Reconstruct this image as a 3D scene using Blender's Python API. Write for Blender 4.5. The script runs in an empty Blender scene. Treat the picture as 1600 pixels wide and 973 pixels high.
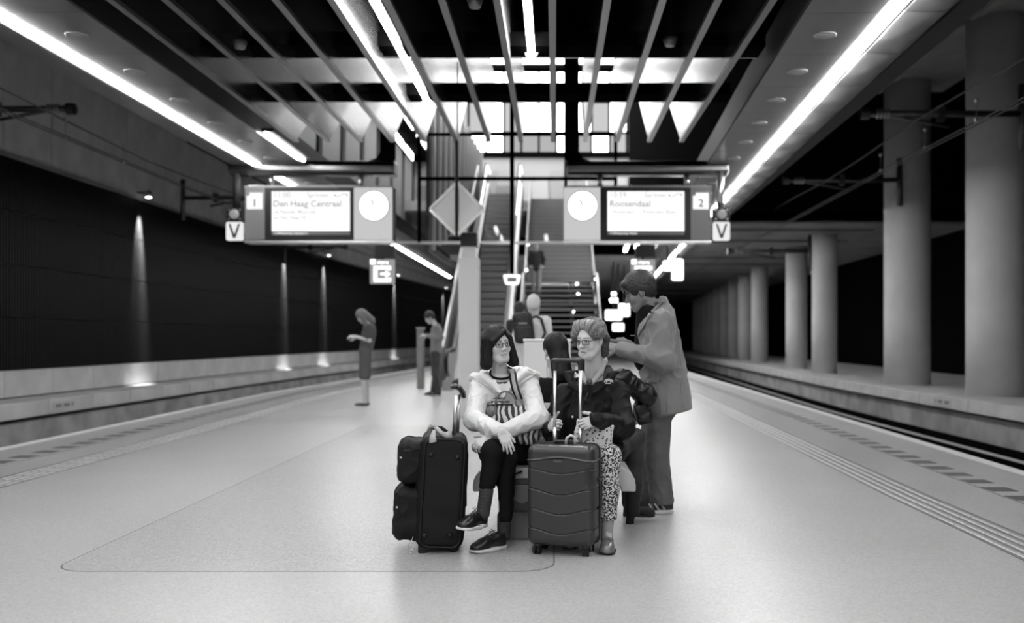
import bpy, math, random
import numpy as np
from mathutils import Vector, Matrix

# ------------------------------------------------------------------ camera, world, exposure
scene = bpy.context.scene
COL = scene.collection
F_PX, VX, VY, CAM_H = 1555.0, 866.0, 528.0, 1.27      # focal length and vanishing point read off the photograph, eye height in m
cam_d = bpy.data.cameras.new('camera')
cam = bpy.data.objects.new('camera', cam_d); COL.objects.link(cam)
cam.location = (0, 0, CAM_H); cam.rotation_euler = (math.pi / 2, 0, 0)
cam_d.sensor_width = 36.0; cam_d.lens = 36.0 * F_PX / 1600.0
cam_d.shift_x = -(VX - 800.0) / 1600.0; cam_d.shift_y = (VY - 486.5) / 1600.0
cam_d.clip_start = 0.05; cam_d.clip_end = 400
cam_d.dof.use_dof = True; cam_d.dof.focus_distance = 5.95; cam_d.dof.aperture_fstop = 1.5
scene.camera = cam
world = bpy.data.worlds.new('world'); scene.world = world; world.use_nodes = True
world.node_tree.nodes['Background'].inputs[0].default_value = (0.9, 0.9, 0.9, 1)
world.node_tree.nodes['Background'].inputs[1].default_value = 0.12
scene.view_settings.view_transform = 'Standard'
scene.view_settings.look = 'None'
scene.view_settings.gamma = 1.0
scene.view_settings.use_curve_mapping = False
scene.view_settings.exposure = 0.15
scene.cycles.use_denoising = True
scene.cycles.max_bounces = 7
scene.cycles.diffuse_bounces = 4
scene.cycles.glossy_bounces = 4
scene.cycles.transparent_max_bounces = 12
scene.cycles.sample_clamp_indirect = 6.0
scene.cycles.caustics_reflective = False
scene.cycles.caustics_refractive = False

L_STRIP, L_FIN, L_HALL, L_SPOT = 42.0, 46.0, 9.0, 9000.0   # light levels: side strips, tubes in the ceiling, daylit hall, wall spots

# ------------------------------------------------------------------ helpers
def W(px, py, d):
    """a point read off the photograph at depth d (m)"""
    return np.array([(px - VX) / F_PX * d, d, CAM_H - (py - VY) / F_PX * d])

def add_obj(o, parent=None, label=None, cat=None, group=None, kind=None):
    COL.objects.link(o)
    if parent is not None: o.parent = parent
    if label: o['label'] = label
    if cat: o['category'] = cat
    if group: o['group'] = group
    if kind: o['kind'] = kind
    return o

def wloc(o):
    v = np.zeros(3)
    while o is not None:
        v = v + np.array(o.location); o = o.parent
    return v

def empty(name, loc, label, cat, group=None):
    o = bpy.data.objects.new(name, None); o.location = loc; o.empty_display_size = 0.1
    return add_obj(o, None, label, cat, group)

def np_mesh(name, V, F):
    me = bpy.data.meshes.new(name)
    V = np.asarray(V, np.float32); F = np.asarray(F, np.int32)
    k = F.shape[1]
    me.vertices.add(len(V)); me.vertices.foreach_set('co', V.ravel())
    me.loops.add(F.size); me.loops.foreach_set('vertex_index', F.ravel())
    me.polygons.add(len(F)); me.polygons.foreach_set('loop_start', np.arange(0, F.size, k, dtype=np.int32))
    me.update(calc_edges=True); me.validate()
    return me

def mesh_obj(name, V, F, mat, parent=None, smooth=False, loc=None, **tags):
    """V in world coordinates; the object sits at loc (default: base centre of V for things, parent's origin for parts)"""
    V = np.asarray(V, float)
    if parent is None:
        if loc is None:
            lo, hi = V.min(0), V.max(0); loc = ((lo[0] + hi[0]) / 2, (lo[1] + hi[1]) / 2, lo[2])
        base = np.array(loc, float)
    else:
        base = wloc(parent)
    V = V - base
    if isinstance(F, np.ndarray): me = np_mesh(name, V, F)
    else:
        me = bpy.data.meshes.new(name); me.from_pydata([tuple(v) for v in V], [], F); me.update()
    if mat is not None: me.materials.append(mat)
    if smooth: me.polygons.foreach_set('use_smooth', np.ones(len(me.polygons), bool))
    o = bpy.data.objects.new(name, me)
    if parent is None: o.location = loc
    return add_obj(o, parent, **tags)

def rotz(a):
    c, s = math.cos(a), math.sin(a); return np.array([[c, -s, 0], [s, c, 0], [0, 0, 1.0]])
def rotx(a):
    c, s = math.cos(a), math.sin(a); return np.array([[1.0, 0, 0], [0, c, -s], [0, s, c]])
def roty(a):
    c, s = math.cos(a), math.sin(a); return np.array([[c, 0, s], [0, 1.0, 0], [-s, 0, c]])
def unit(v):
    v = np.asarray(v, float); return v / (np.linalg.norm(v) + 1e-12)

class MB:
    """collects shapes into one mesh"""
    def __init__(s): s.v = []; s.f = []
    def add(s, V, F):
        n = len(s.v); s.v += [tuple(map(float, p)) for p in V]; s.f += [tuple(i + n for i in q) for q in F]; return s
    def box(s, x0, x1, y0, y1, z0, z1, R=None, c=(0, 0, 0)):
        V = [(x0, y0, z0), (x1, y0, z0), (x1, y1, z0), (x0, y1, z0), (x0, y0, z1), (x1, y0, z1), (x1, y1, z1), (x0, y1, z1)]
        if R is not None: V = [tuple(R @ np.array(p) + np.array(c)) for p in V]
        return s.add(V, [(0, 3, 2, 1), (4, 5, 6, 7), (0, 1, 5, 4), (1, 2, 6, 5), (2, 3, 7, 6), (3, 0, 4, 7)])
    def hexa(s, V):   # 8 corners: bottom ring, top ring
        return s.add(V, [(0, 3, 2, 1), (4, 5, 6, 7), (0, 1, 5, 4), (1, 2, 6, 5), (2, 3, 7, 6), (3, 0, 4, 7)])
    def prism(s, poly, fn, a, b):
        """poly: 2D outline, fn(u, v, w) -> 3D, extruded w from a to b"""
        n = len(poly)
        V = [fn(u, v, a) for u, v in poly] + [fn(u, v, b) for u, v in poly]
        F = [tuple(range(n - 1, -1, -1)), tuple(range(n, 2 * n))] + [(i, (i + 1) % n, n + (i + 1) % n, n + i) for i in range(n)]
        return s.add(V, F)
    def tube(s, path, r, n=8, closed=False, caps=True):
        path = [np.array(p, float) for p in path]; m = len(path)
        rs = r if hasattr(r, '__len__') else [r] * m
        V = []; prev = None
        for i, p in enumerate(path):
            if closed: t = path[(i + 1) % m] - path[i - 1]
            else: t = path[min(i + 1, m - 1)] - path[max(i - 1, 0)]
            t = unit(t)
            if prev is None:
                ref = np.array([0, 0, 1.0]) if abs(t[2]) < 0.9 else np.array([1.0, 0, 0]); u = unit(np.cross(ref, t))
            else: u = unit(prev - t * (prev @ t))
            prev = u; w = np.cross(t, u)
            for k in range(n):
                a = 2 * math.pi * k / n; V.append(p + rs[i] * (math.cos(a) * u + math.sin(a) * w))
        F = []
        for i in range(m if closed else m - 1):
            j = (i + 1) % m
            for k in range(n): F.append((i * n + k, i * n + (k + 1) % n, j * n + (k + 1) % n, j * n + k))
        if caps and not closed: F += [tuple(range(n - 1, -1, -1)), tuple(range((m - 1) * n, m * n))]
        return s.add(V, F)
    def lathe(s, prof, c, axis=(0, 0, 1), n=20):
        """prof: (radius, height) pairs along axis from c"""
        ax = unit(axis); ref = np.array([1.0, 0, 0]) if abs(ax[0]) < 0.9 else np.array([0, 1.0, 0])
        u = unit(np.cross(ax, ref)); w = np.cross(ax, u); V = []
        for r, h in prof:
            for k in range(n):
                a = 2 * math.pi * k / n; V.append(np.array(c, float) + ax * h + r * (math.cos(a) * u + math.sin(a) * w))
        F = [(i * n + k, i * n + (k + 1) % n, (i + 1) * n + (k + 1) % n, (i + 1) * n + k) for i in range(len(prof) - 1) for k in range(n)]
        F += [tuple(range(n - 1, -1, -1)), tuple(range((len(prof) - 1) * n, len(prof) * n))]
        return s.add(V, F)
    def build(s, name, mat, parent=None, smooth=False, loc=None, bevel=0, **tags):
        o = mesh_obj(name, s.v, s.f, mat, parent, smooth, loc, **tags)
        if bevel:
            m = o.modifiers.new('bevel', 'BEVEL'); m.width = bevel; m.segments = 2; m.limit_method = 'ANGLE'
        return o

def rrect(w, h, r, n=4, cx=0, cy=0):
    """rounded rectangle outline"""
    P = []
    for sx, sy, a0 in ((1, 1, 0), (-1, 1, 90), (-1, -1, 180), (1, -1, 270)):
        for k in range(n + 1):
            a = math.radians(a0 + 90 * k / n)
            P.append((cx + sx * (w / 2 - r) + r * math.cos(a), cy + sy * (h / 2 - r) + r * math.sin(a)))
    return P

def copy_part(o, parent, loc=None, rot=None):
    c = o.copy(); COL.objects.link(c); c.parent = parent
    if loc is not None: c.location = loc
    if rot is not None: c.rotation_euler = rot
    return c

# ------------------------------------------------------------------ materials (the photograph is black and white: greys only)
MATS = {}
def mat(name, col=0.5, rough=0.6, metal=0.0, var=0.0, vscale=6.0, bump=0.0, bscale=60.0, spec=0.5, stretch=None, coat=0.0, attr=None, sheen=0.0):
    if name in MATS: return MATS[name]
    m = bpy.data.materials.new(name); m.use_nodes = True; nt = m.node_tree; b = nt.nodes['Principled BSDF']
    b.inputs['Base Color'].default_value = (col, col, col, 1); b.inputs['Roughness'].default_value = rough
    b.inputs['Metallic'].default_value = metal; b.inputs['Specular IOR Level'].default_value = spec
    b.inputs['Coat Weight'].default_value = coat
    if sheen: b.inputs['Sheen Weight'].default_value = sheen; b.inputs['Sheen Roughness'].default_value = 0.4
    tc = None
    def coords():
        nonlocal tc
        if tc is None:
            t = nt.nodes.new('ShaderNodeTexCoord'); mp = nt.nodes.new('ShaderNodeMapping')
            nt.links.new(t.outputs['Object'], mp.inputs['Vector']); tc = mp.outputs['Vector']
            if stretch: mp.inputs['Scale'].default_value = stretch
        return tc
    src = None
    if var:
        n = nt.nodes.new('ShaderNodeTexNoise'); n.inputs['Scale'].default_value = vscale; n.inputs['Detail'].default_value = 5
        nt.links.new(coords(), n.inputs['Vector'])
        r = nt.nodes.new('ShaderNodeMapRange'); r.inputs[1].default_value = 0.3; r.inputs[2].default_value = 0.7
        r.inputs[3].default_value = col * (1 - var); r.inputs[4].default_value = col * (1 + var)
        nt.links.new(n.outputs['Fac'], r.inputs[0]); src = r.outputs[0]
    if attr:
        a = nt.nodes.new('ShaderNodeAttribute'); a.attribute_name = attr
        mu = nt.nodes.new('ShaderNodeMath'); mu.operation = 'MULTIPLY'
        nt.links.new(a.outputs['Fac'], mu.inputs[0])
        if src is not None: nt.links.new(src, mu.inputs[1])
        else: mu.inputs[1].default_value = col
        src = mu.outputs[0]
    if src is not None:
        cc = nt.nodes.new('ShaderNodeCombineColor')
        for i in range(3): nt.links.new(src, cc.inputs[i])
        nt.links.new(cc.outputs[0], b.inputs['Base Color'])
    if bump:
        n = nt.nodes.new('ShaderNodeTexNoise'); n.inputs['Scale'].default_value = bscale; n.inputs['Detail'].default_value = 3
        nt.links.new(coords(), n.inputs['Vector'])
        bp = nt.nodes.new('ShaderNodeBump'); bp.inputs['Strength'].default_value = bump; bp.inputs['Distance'].default_value = 0.01
        nt.links.new(n.outputs['Fac'], bp.inputs['Height']); nt.links.new(bp.outputs['Normal'], b.inputs['Normal'])
    MATS[name] = m
    return m

def emis(name, strength, col=1.0):
    if name in MATS: return MATS[name]
    m = bpy.data.materials.new(name); m.use_nodes = True; nt = m.node_tree; nt.nodes.clear()
    e = nt.nodes.new('ShaderNodeEmission'); o = nt.nodes.new('ShaderNodeOutputMaterial')
    e.inputs[0].default_value = (col, col, col, 1); e.inputs[1].default_value = strength
    nt.links.new(e.outputs[0], o.inputs[0]); MATS[name] = m
    return m

def glass(name, tint=0.9, rough=0.03, fac=0.9):
    """a thin clear pane: mostly see-through, with a gloss"""
    if name in MATS: return MATS[name]
    m = bpy.data.materials.new(name); m.use_nodes = True; nt = m.node_tree; nt.nodes.clear()
    t = nt.nodes.new('ShaderNodeBsdfTransparent'); t.inputs[0].default_value = (tint, tint, tint, 1)
    g = nt.nodes.new('ShaderNodeBsdfGlossy'); g.inputs['Roughness'].default_value = rough
    mx = nt.nodes.new('ShaderNodeMixShader'); fr = nt.nodes.new('ShaderNodeFresnel'); fr.inputs[0].default_value = 1.35
    o = nt.nodes.new('ShaderNodeOutputMaterial')
    nt.links.new(fr.outputs[0], mx.inputs[0]); nt.links.new(t.outputs[0], mx.inputs[1]); nt.links.new(g.outputs[0], mx.inputs[2])
    nt.links.new(mx.outputs[0], o.inputs[0]); MATS[name] = m
    return m

def floor_mat(name, base, rough=0.22, speck=0.10):
    m = bpy.data.materials.new(name); m.use_nodes = True; nt = m.node_tree; b = nt.nodes['Principled BSDF']
    g = nt.nodes.new('ShaderNodeNewGeometry')
    n1 = nt.nodes.new('ShaderNodeTexNoise'); n1.inputs['Scale'].default_value = 0.8; n1.inputs['Detail'].default_value = 1
    v = nt.nodes.new('ShaderNodeTexVoronoi'); v.inputs['Scale'].default_value = 95
    n2 = nt.nodes.new('ShaderNodeTexNoise'); n2.inputs['Scale'].default_value = 60; n2.inputs['Detail'].default_value = 4
    for n in (n1, v, n2): nt.links.new(g.outputs['Position'], n.inputs['Vector'])
    a = nt.nodes.new('ShaderNodeMapRange'); a.inputs[1].default_value = 0.0; a.inputs[2].default_value = 1.0
    a.inputs[3].default_value = base * .9; a.inputs[4].default_value = base * 1.1; nt.links.new(n1.outputs['Fac'], a.inputs[0])
    s = nt.nodes.new('ShaderNodeSeparateColor'); nt.links.new(v.outputs['Color'], s.inputs[0])
    c = nt.nodes.new('ShaderNodeMapRange'); c.inputs[3].default_value = -speck; c.inputs[4].default_value = speck; nt.links.new(s.outputs[0], c.inputs[0])
    ad = nt.nodes.new('ShaderNodeMath'); ad.operation = 'ADD'; nt.links.new(a.outputs[0], ad.inputs[0]); nt.links.new(c.outputs[0], ad.inputs[1])
    cc = nt.nodes.new('ShaderNodeCombineColor')
    for i in range(3): nt.links.new(ad.outputs[0], cc.inputs[i])
    nt.links.new(cc.outputs[0], b.inputs['Base Color'])
    r = nt.nodes.new('ShaderNodeMapRange'); r.inputs[3].default_value = rough; r.inputs[4].default_value = rough * 1.15; nt.links.new(n1.outputs['Fac'], r.inputs[0])
    nt.links.new(r.outputs[0], b.inputs['Roughness'])
    bp = nt.nodes.new('ShaderNodeBump'); bp.inputs['Strength'].default_value = .06; bp.inputs['Distance'].default_value = .004
    nt.links.new(n2.outputs['Fac'], bp.inputs['Height']); nt.links.new(bp.outputs['Normal'], b.inputs['Normal'])
    MATS[name] = m
    return m

M_floor = floor_mat('terrazzo', 0.42, 0.285, 0.06)
M_inset = floor_mat('terrazzo_inset', 0.37, 0.285, 0.09)
M_coping = floor_mat('coping_stone', 0.40, 0.38, 0.04)
M_edge = mat('edge_white', 0.72, 0.5, var=.06, bump=.05)
M_dark_mark = mat('dark_marking', 0.10, 0.5, var=.1)
M_rib = mat('tactile_tile', 0.36, 0.42, var=.08)
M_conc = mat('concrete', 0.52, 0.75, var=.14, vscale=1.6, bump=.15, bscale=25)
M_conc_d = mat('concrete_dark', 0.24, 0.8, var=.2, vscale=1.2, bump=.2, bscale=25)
M_conc_rough = mat('concrete_stained', 0.30, 0.75, var=.35, vscale=1.4, bump=.3, bscale=12)
M_black = mat('black_wall', 0.005, 0.85, spec=0.0)
M_clad = mat('black_cladding', 0.009, 0.5, var=.2, spec=.12)
M_soffit = mat('soffit_panel', 0.20, 0.30, metal=.55, var=.12, vscale=1.0)
M_fascia = mat('soffit_fascia', 0.02, 0.6, spec=.2)
M_fin = mat('fin_gloss', 0.05, 0.24, metal=.35, spec=.4)
M_fin_edge = mat('fin_edge', 0.16, 0.35, metal=.5)
M_beam = mat('beam_black', 0.004, 0.7, spec=0.0)
M_steel = mat('steel', 0.45, 0.28, metal=1.0, var=.06)
M_chrome = mat('dark_chrome', 0.16, 0.22, metal=1.0)
M_alu = mat('aluminium', 0.75, 0.32, metal=1.0)
M_black_p = mat('black_plastic', 0.010, 0.4, spec=.3)
M_rail = mat('rail_steel', 0.10, 0.4, metal=.8)
M_wire = mat('wire', 0.10, 0.5, metal=.5)
M_white = mat('white_panel', 0.66, 0.45)
M_lgrey = mat('light_grey_panel', 0.50, 0.4)
M_mgrey = mat('mid_grey_panel', 0.28, 0.4, var=.08, vscale=3)
M_pane = glass('clear_pane')
M_col = mat('column_concrete', 0.66, 0.75, var=.08, vscale=1.3, bump=.1, bscale=20)
E_strip = emis('strip_light', L_STRIP)
E_fin = emis('fin_tube', L_FIN)

# ------------------------------------------------------------------ the setting
def XL(y): return float(np.interp(y, [-30, 11.5, 22.7, 34, 45, 60, 95], [-6.3, -6.4, -6.65, -6.1, -5.4, -4.6, -3.4]))     # left platform edge
def XW(y): return float(np.interp(y, [-30, 18.8, 31.4, 40, 49.7, 62, 75, 95], [-10.5, -10.5, -10.4, -10.05, -9.5, -8.6, -7.4, -5.4]))  # left track wall
def XR(y): return 4.45 + 0.02 * max(y - 8, 0)                                                                           # right platform edge
def XG(y): return 7.40 + 0.04 * max(y - 26, 0)                                                                         # ledge under the columns
def XLt(y): return 3.09 + 0.045 * (max(y, 0) - 8.8)                                                                             # right light line
ZS = 4.27                                                                                                               # underside of the ceiling
Y0, Y1 = -7.0, 92.0
YS = [-30, -10, 0, 4, 8, 11.5, 15, 19, 22.7, 27, 31, 34, 40, 45, 52, 60, 75, 92]

def sweep(name, prof, mat_, ys=YS, parent=None, **tags):
    """closed outline prof(y) -> [(x, z)...] swept along the platform"""
    V = []; F = []; n = len(prof(ys[0]))
    for y in ys: V += [(x, y, z) for x, z in prof(y)]
    for i in range(len(ys) - 1):
        for k in range(n): F.append((i * n + k, i * n + (k + 1) % n, (i + 1) * n + (k + 1) % n, (i + 1) * n + k))
    F += [tuple(range(n - 1, -1, -1)), tuple(range((len(ys) - 1) * n, len(ys) * n))]
    F = [tuple(reversed(f)) for f in F]
    return mesh_obj(name, V, F, mat_, parent, False, (0, 0, 0) if parent is None else None, **tags)

floor = sweep('floor', lambda y: [(XL(y) + .9, 0), (XR(y) - .85, 0), (XR(y) - .85, -.5), (XL(y) + .9, -.5)], M_floor, kind='structure')
# coping slabs with the white nosing, both sides
sweep('coping', lambda y: [(XL(y) + .14, 0), (XL(y) + .9, 0), (XL(y) + .9, -.4), (XL(y) + .14, -.4)], M_coping, parent=floor)
sweep('coping', lambda y: [(XR(y) - .85, 0), (XR(y) - .14, 0), (XR(y) - .14, -.4), (XR(y) - .85, -.4)], M_coping, parent=floor)
sweep('white_nosing', lambda y: [(XL(y), .004), (XL(y) + .14, .004), (XL(y) + .14, -.3), (XL(y), -.3)], M_edge, parent=floor)
sweep('white_nosing', lambda y: [(XR(y) - .14, .004), (XR(y), .004), (XR(y), -.3), (XR(y) - .14, -.3)], M_edge, parent=floor)
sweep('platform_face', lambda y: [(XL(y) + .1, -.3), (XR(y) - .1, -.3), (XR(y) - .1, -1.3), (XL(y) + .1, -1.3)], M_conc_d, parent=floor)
# rounded inlay in the terrazzo under the bench, with its thin joint
def inlay(grow, z0, z1, mat_, nm):
    P = rrect(2.75 + grow, 9.0 + grow, 0.2, 8, cx=-1.38, cy=9.92)
    MB().prism(P, lambda u, v, w: (u, v, w), z0, z1).build(nm, mat_, floor)
inlay(0.016, -0.01, 0.0006, M_dark_mark, 'inlay_joint')
inlay(0.0, -0.01, 0.0012, M_inset, 'inlay')
# dark blocks along the coping, and tactile guide tiles
blk = None
for side in (0, 1):
    y = 1.0
    while y < 44:
        x = XL(y) + .72 if side == 0 else XR(y) - .72
        if blk is None:
            blk = MB().box(-.11, .11, -.115, .115, -.01, .0018).build('marking_block', M_dark_mark, floor); blk.location = (x, y, 0)
        else: copy_part(blk, floor, (x, y, 0))
        y += .46
M_ribbase = mat('tactile_base', 0.17, 0.5, var=.1)
def tile_mesh():
    b = MB().box(-.16, .16, -.147, .147, -.02, .001)
    for k in range(4):
        x = -.12 + .08 * k
        b.hexa([(x - .021, -.142, .001), (x + .021, -.142, .001), (x + .021, .142, .001), (x - .021, .142, .001),
                (x - .013, -.134, .006), (x + .013, -.134, .006), (x + .013, .134, .006), (x - .013, .134, .006)])
    return b
tile = None
for side in (0, 1):
    y = 3.0
    while y < 34:
        x = XL(y) + 1.53 if side == 0 else XR(y) - 1.6
        x2 = XL(y + .3) + 1.53 if side == 0 else XR(y + .3) - 1.6
        rz = -math.atan2(x2 - x, .3)
        if tile is None:
            tile = tile_mesh().build('tactile_tile', M_rib, floor); tile.data.materials.append(M_ribbase); [setattr(p_, 'material_index', 1) for p_ in tile.data.polygons[:6]]; tile.location = (x, y, 0); tile.rotation_euler = (0, 0, rz)
        else: copy_part(tile, floor, (x, y, 0), (0, 0, rz))
        y += .3
# thin dark lines beside the tactile tiles
for dx, f in ((1.53 - .17, XL), (1.53 + .17, XL), (-1.6 - .17, XR), (-1.6 + .17, XR)):
    sweep('guide_joint', lambda y: [(f(y) + dx - .006, .0012), (f(y) + dx + .006, .0012), (f(y) + dx + .006, -.01), (f(y) + dx - .006, -.01)], M_dark_mark, parent=floor)
for f, dx in ((XL, .9), (XR, -.85)):
    sweep('coping_joint', lambda y: [(f(y) + dx - .005, .0012), (f(y) + dx + .005, .0012), (f(y) + dx + .005, -.01), (f(y) + dx - .005, -.01)], M_dark_mark, parent=floor)

# track troughs and rails
for nm, fa, fb, lab in (('trim_1', lambda y: XW(y) - .5, lambda y: XL(y) + .2, 'left'), ('trim_2', lambda y: XR(y) - .2, lambda y: XG(y) + 1, 'right')):
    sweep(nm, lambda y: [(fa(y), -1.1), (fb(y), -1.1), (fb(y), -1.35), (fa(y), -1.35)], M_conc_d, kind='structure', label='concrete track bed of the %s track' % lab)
def rail_prof(c): return [(c - .07, -1.1), (c - .02, -1.06), (c - .018, -.98), (c - .036, -.95), (c - .036, -.92), (c + .036, -.92), (c + .036, -.95), (c + .018, -.98), (c + .02, -1.06), (c + .07, -1.1)]
for f, off, lab in ((XL, -.95, 'rail of the left track nearer the platform'), (XL, -2.38, 'rail of the left track nearer the black wall'),
                    (XR, .75, 'rail of the right track nearer the platform'), (XR, 2.18, 'rail of the right track nearer the columns')):
    o = sweep('track_rail', lambda y: rail_prof(f(y) + off), M_rail); o['label'] = 'dark steel ' + lab; o['category'] = 'rail'; o['group'] = 'running rails'

# ---- left wall: stained upstand, ledge blocks, pale concrete plinth, black ribbed cladding, concrete panels above
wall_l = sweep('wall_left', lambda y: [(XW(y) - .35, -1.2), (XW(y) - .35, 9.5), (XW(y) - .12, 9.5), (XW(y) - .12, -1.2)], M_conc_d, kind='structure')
sweep('upstand', lambda y: [(XW(y) - .2, -1.2), (XW(y) + .75, -1.2), (XW(y) + .75, -.26), (XW(y) - .2, -.26)], M_conc_rough, parent=wall_l)
def path_pieces(f, y0, y1, step):
    y = y0
    while y < y1:
        a = np.array([f(y), y]); b = np.array([f(y + step), y + step]); yield (a + b) / 2, math.atan2(-(b - a)[0], (b - a)[1]), np.linalg.norm(b - a); y += step
blk2 = pl2 = pn2 = None
for c, rz, ln in path_pieces(XW, 1, 76, 1.8):
    if blk2 is None:
        blk2 = MB().box(-.2, .85, -.892, .892, -.19, .10).build('ledge_block', M_conc, wall_l, bevel=.012)
        pl2 = MB().box(-.2, .0, -.894, .894, .0, .64).build('plinth_panel', M_conc, wall_l)
        pn2 = MB().box(-.2, -.02, -.89, .89, 4.80, 8.6).build('concrete_panel', M_conc, wall_l)
        for o in (blk2, pl2, pn2): o.location = (c[0], c[1], 0); o.rotation_euler = (0, 0, rz)
    else:
        for o in (blk2, pl2, pn2): copy_part(o, wall_l, (c[0], c[1], 0), (0, 0, rz))
sweep('plinth_shadow_strip', lambda y: [(XW(y) - .15, .085), (XW(y) + .012, .085), (XW(y) + .012, .125), (XW(y) - .15, .125)], M_black, parent=wall_l)  # solid black strip, the gap's shade put into its colour
sweep('cladding_rail', lambda y: [(XW(y) - .2, 4.74), (XW(y) + .06, 4.74), (XW(y) + .06, 4.80), (XW(y) - .2, 4.80)], M_conc_d, parent=wall_l)
def ribbed_sheet(z0, z1):
    b = MB(); n = 18; w = 1.8 / n; xs = []
    for k in range(n):
        y = -.9 + k * w; xs += [(y, 0.0), (y + w * .5, 0.0), (y + w * .58, .03), (y + w * .92, .03)]
    xs.append((.9, 0.0)); V = []
    for y, x in xs: V += [(x, y, z0), (x, y, z1)]
    return b.add(V, [(2 * i, 2 * i + 2, 2 * i + 3, 2 * i + 1) for i in range(len(xs) - 1)])
sheets = None
for c, rz, ln in path_pieces(XW, 1, 90, 1.8):
    if sheets is None:
        sheets = []
        for k in range(4):
            s_ = ribbed_sheet(.645 + k * 1.03, .645 + k * 1.03 + 1.015).build('ribbed_sheet', M_clad, wall_l); sheets.append(s_)
            s_.location = (c[0] - .01, c[1], 0); s_.rotation_euler = (0, 0, rz)
    else:
        for s_ in sheets: copy_part(s_, wall_l, (c[0] - .01, c[1], 0), (0, 0, rz))

# ---- right side: upstand, ledge, columns, black back wall
wall_r = sweep('wall_right', lambda y: [(XG(y) + 4.8, -1.2), (XG(y) + 5.2, -1.2), (XG(y) + 5.2, 9.5), (XG(y) + 4.8, 9.5)], M_black, kind='structure')
sweep('upstand', lambda y: [(XG(y) + .14, -1.2), (XG(y) + .9, -1.2), (XG(y) + .9, -.12), (XG(y) + .14, -.12)], M_conc_rough, parent=wall_r)
sweep('cable_duct', lambda y: [(XG(y) - .12, -1.15), (XG(y) + .2, -1.15), (XG(y) + .2, -.56), (XG(y) - .12, -.56)], M_black, parent=wall_r)
sweep('duct_edge', lambda y: [(XG(y) - .13, -.68), (XG(y) - .1, -.68), (XG(y) - .1, -.64), (XG(y) - .13, -.64)], M_conc, parent=wall_r)
sweep('ledge_base', lambda y: [(XG(y) + .3, -.8), (XG(y) + 4.9, -.8), (XG(y) + 4.9, .12), (XG(y) + .3, .12)], M_conc_d, parent=wall_r)
lb = None
for c, rz, ln in path_pieces(XG, 1, 76, 2.4):
    if lb is None:
        lb = MB().box(0, 4.6, -1.19, 1.19, -.06, .17).build('ledge_slab', M_conc, wall_r, bevel=.012); lb.location = (c[0], c[1], 0); lb.rotation_euler = (0, 0, rz)
    else: copy_part(lb, wall_r, (c[0], c[1], 0), (0, 0, rz))
col_y = [19.0, 23.75]
col_y += [31.0, 36.1, 46.1, 51.5] + [56.5 + 5.0 * k for k in range(7)]
ords = ['nearest', 'second', 'third', 'fourth', 'fifth', 'sixth', 'seventh', 'eighth', 'ninth', 'tenth', 'eleventh', 'twelfth', 'thirteenth', 'fourteenth']
for i, y in enumerate(col_y):
    x = 8.42 + .072 * max(y - 31, 0); r = .53 if i < 2 else .385; top = 7.45 if i < 2 else 4.55
    MB().lathe([(r, .165), (r, 1.9), (r, 3.8), (r, top)], (x, y, 0), n=40).build('column', M_col, None, True, (x, y, .165),
        label='round concrete column on the right ledge, %s from the camera' % ords[i], cat='column', group='columns along the right track')
# concrete bulkhead over the two tall columns, dark headwall and lower slab beyond
ce_r = MB()
ce_r.prism([(7.95, 7.35), (9.6, 7.35), (9.6, 9.5), (6.6, 9.5), (6.6, 8.4)], lambda u, v, w: (u, w, v), -30, 24.6)
ceil_track = ce_r.build('ceiling_bulkhead', M_conc_d, kind='structure')
ceil_track['label'] = 'concrete bulkhead resting on the two tall columns'
sweep('cladding_rail', lambda y: [(7.9, 7.30), (8.05, 7.30), (8.05, 7.42), (7.9, 7.42)], M_conc_d, ys=[-30, 24.6], parent=ceil_track)
hw = MB().box(3.55, 12.4, 28.6, 28.9, 4.62, 9.5).build('wall_headwall', M_black, kind='structure')
slab_r = sweep('ceiling_right_track', lambda y: [(XLt(y) + .55, 4.56), (15.8, 4.56), (15.8, 4.9), (XLt(y) + .55, 4.9)], M_conc_d, ys=[28.6, 40, 52, 75, 92], kind='structure')
for y in (30.2, 33.6, 40.6, 44, 51, 54.4, 61.4, 64.8, 71.8):
    MB().box(XLt(y) + .8, 9.6 + .06 * (y - 30), y - .25, y + .25, 4.47, 4.57).build('cross_rib', M_conc_d, slab_r)
sweep('ceiling_left_track', lambda y: [(XW(y) - .3, 9.3), (-5.6, 9.3), (-5.6, 9.5), (XW(y) - .3, 9.5)], M_black, kind='structure')
MB().box(3.0, 12.6, -30, 28.7, 9.5, 9.7).build('ceiling_over_right', M_black, kind='structure')
MB().box(-12, 17, 92, 92.4, -1.3, 14).build('wall_far_end', M_black, kind='structure')
MB().box(-12, 13, -30.6, -30.2, -1.3, 10).build('wall_behind', M_conc, kind='structure')

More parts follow.
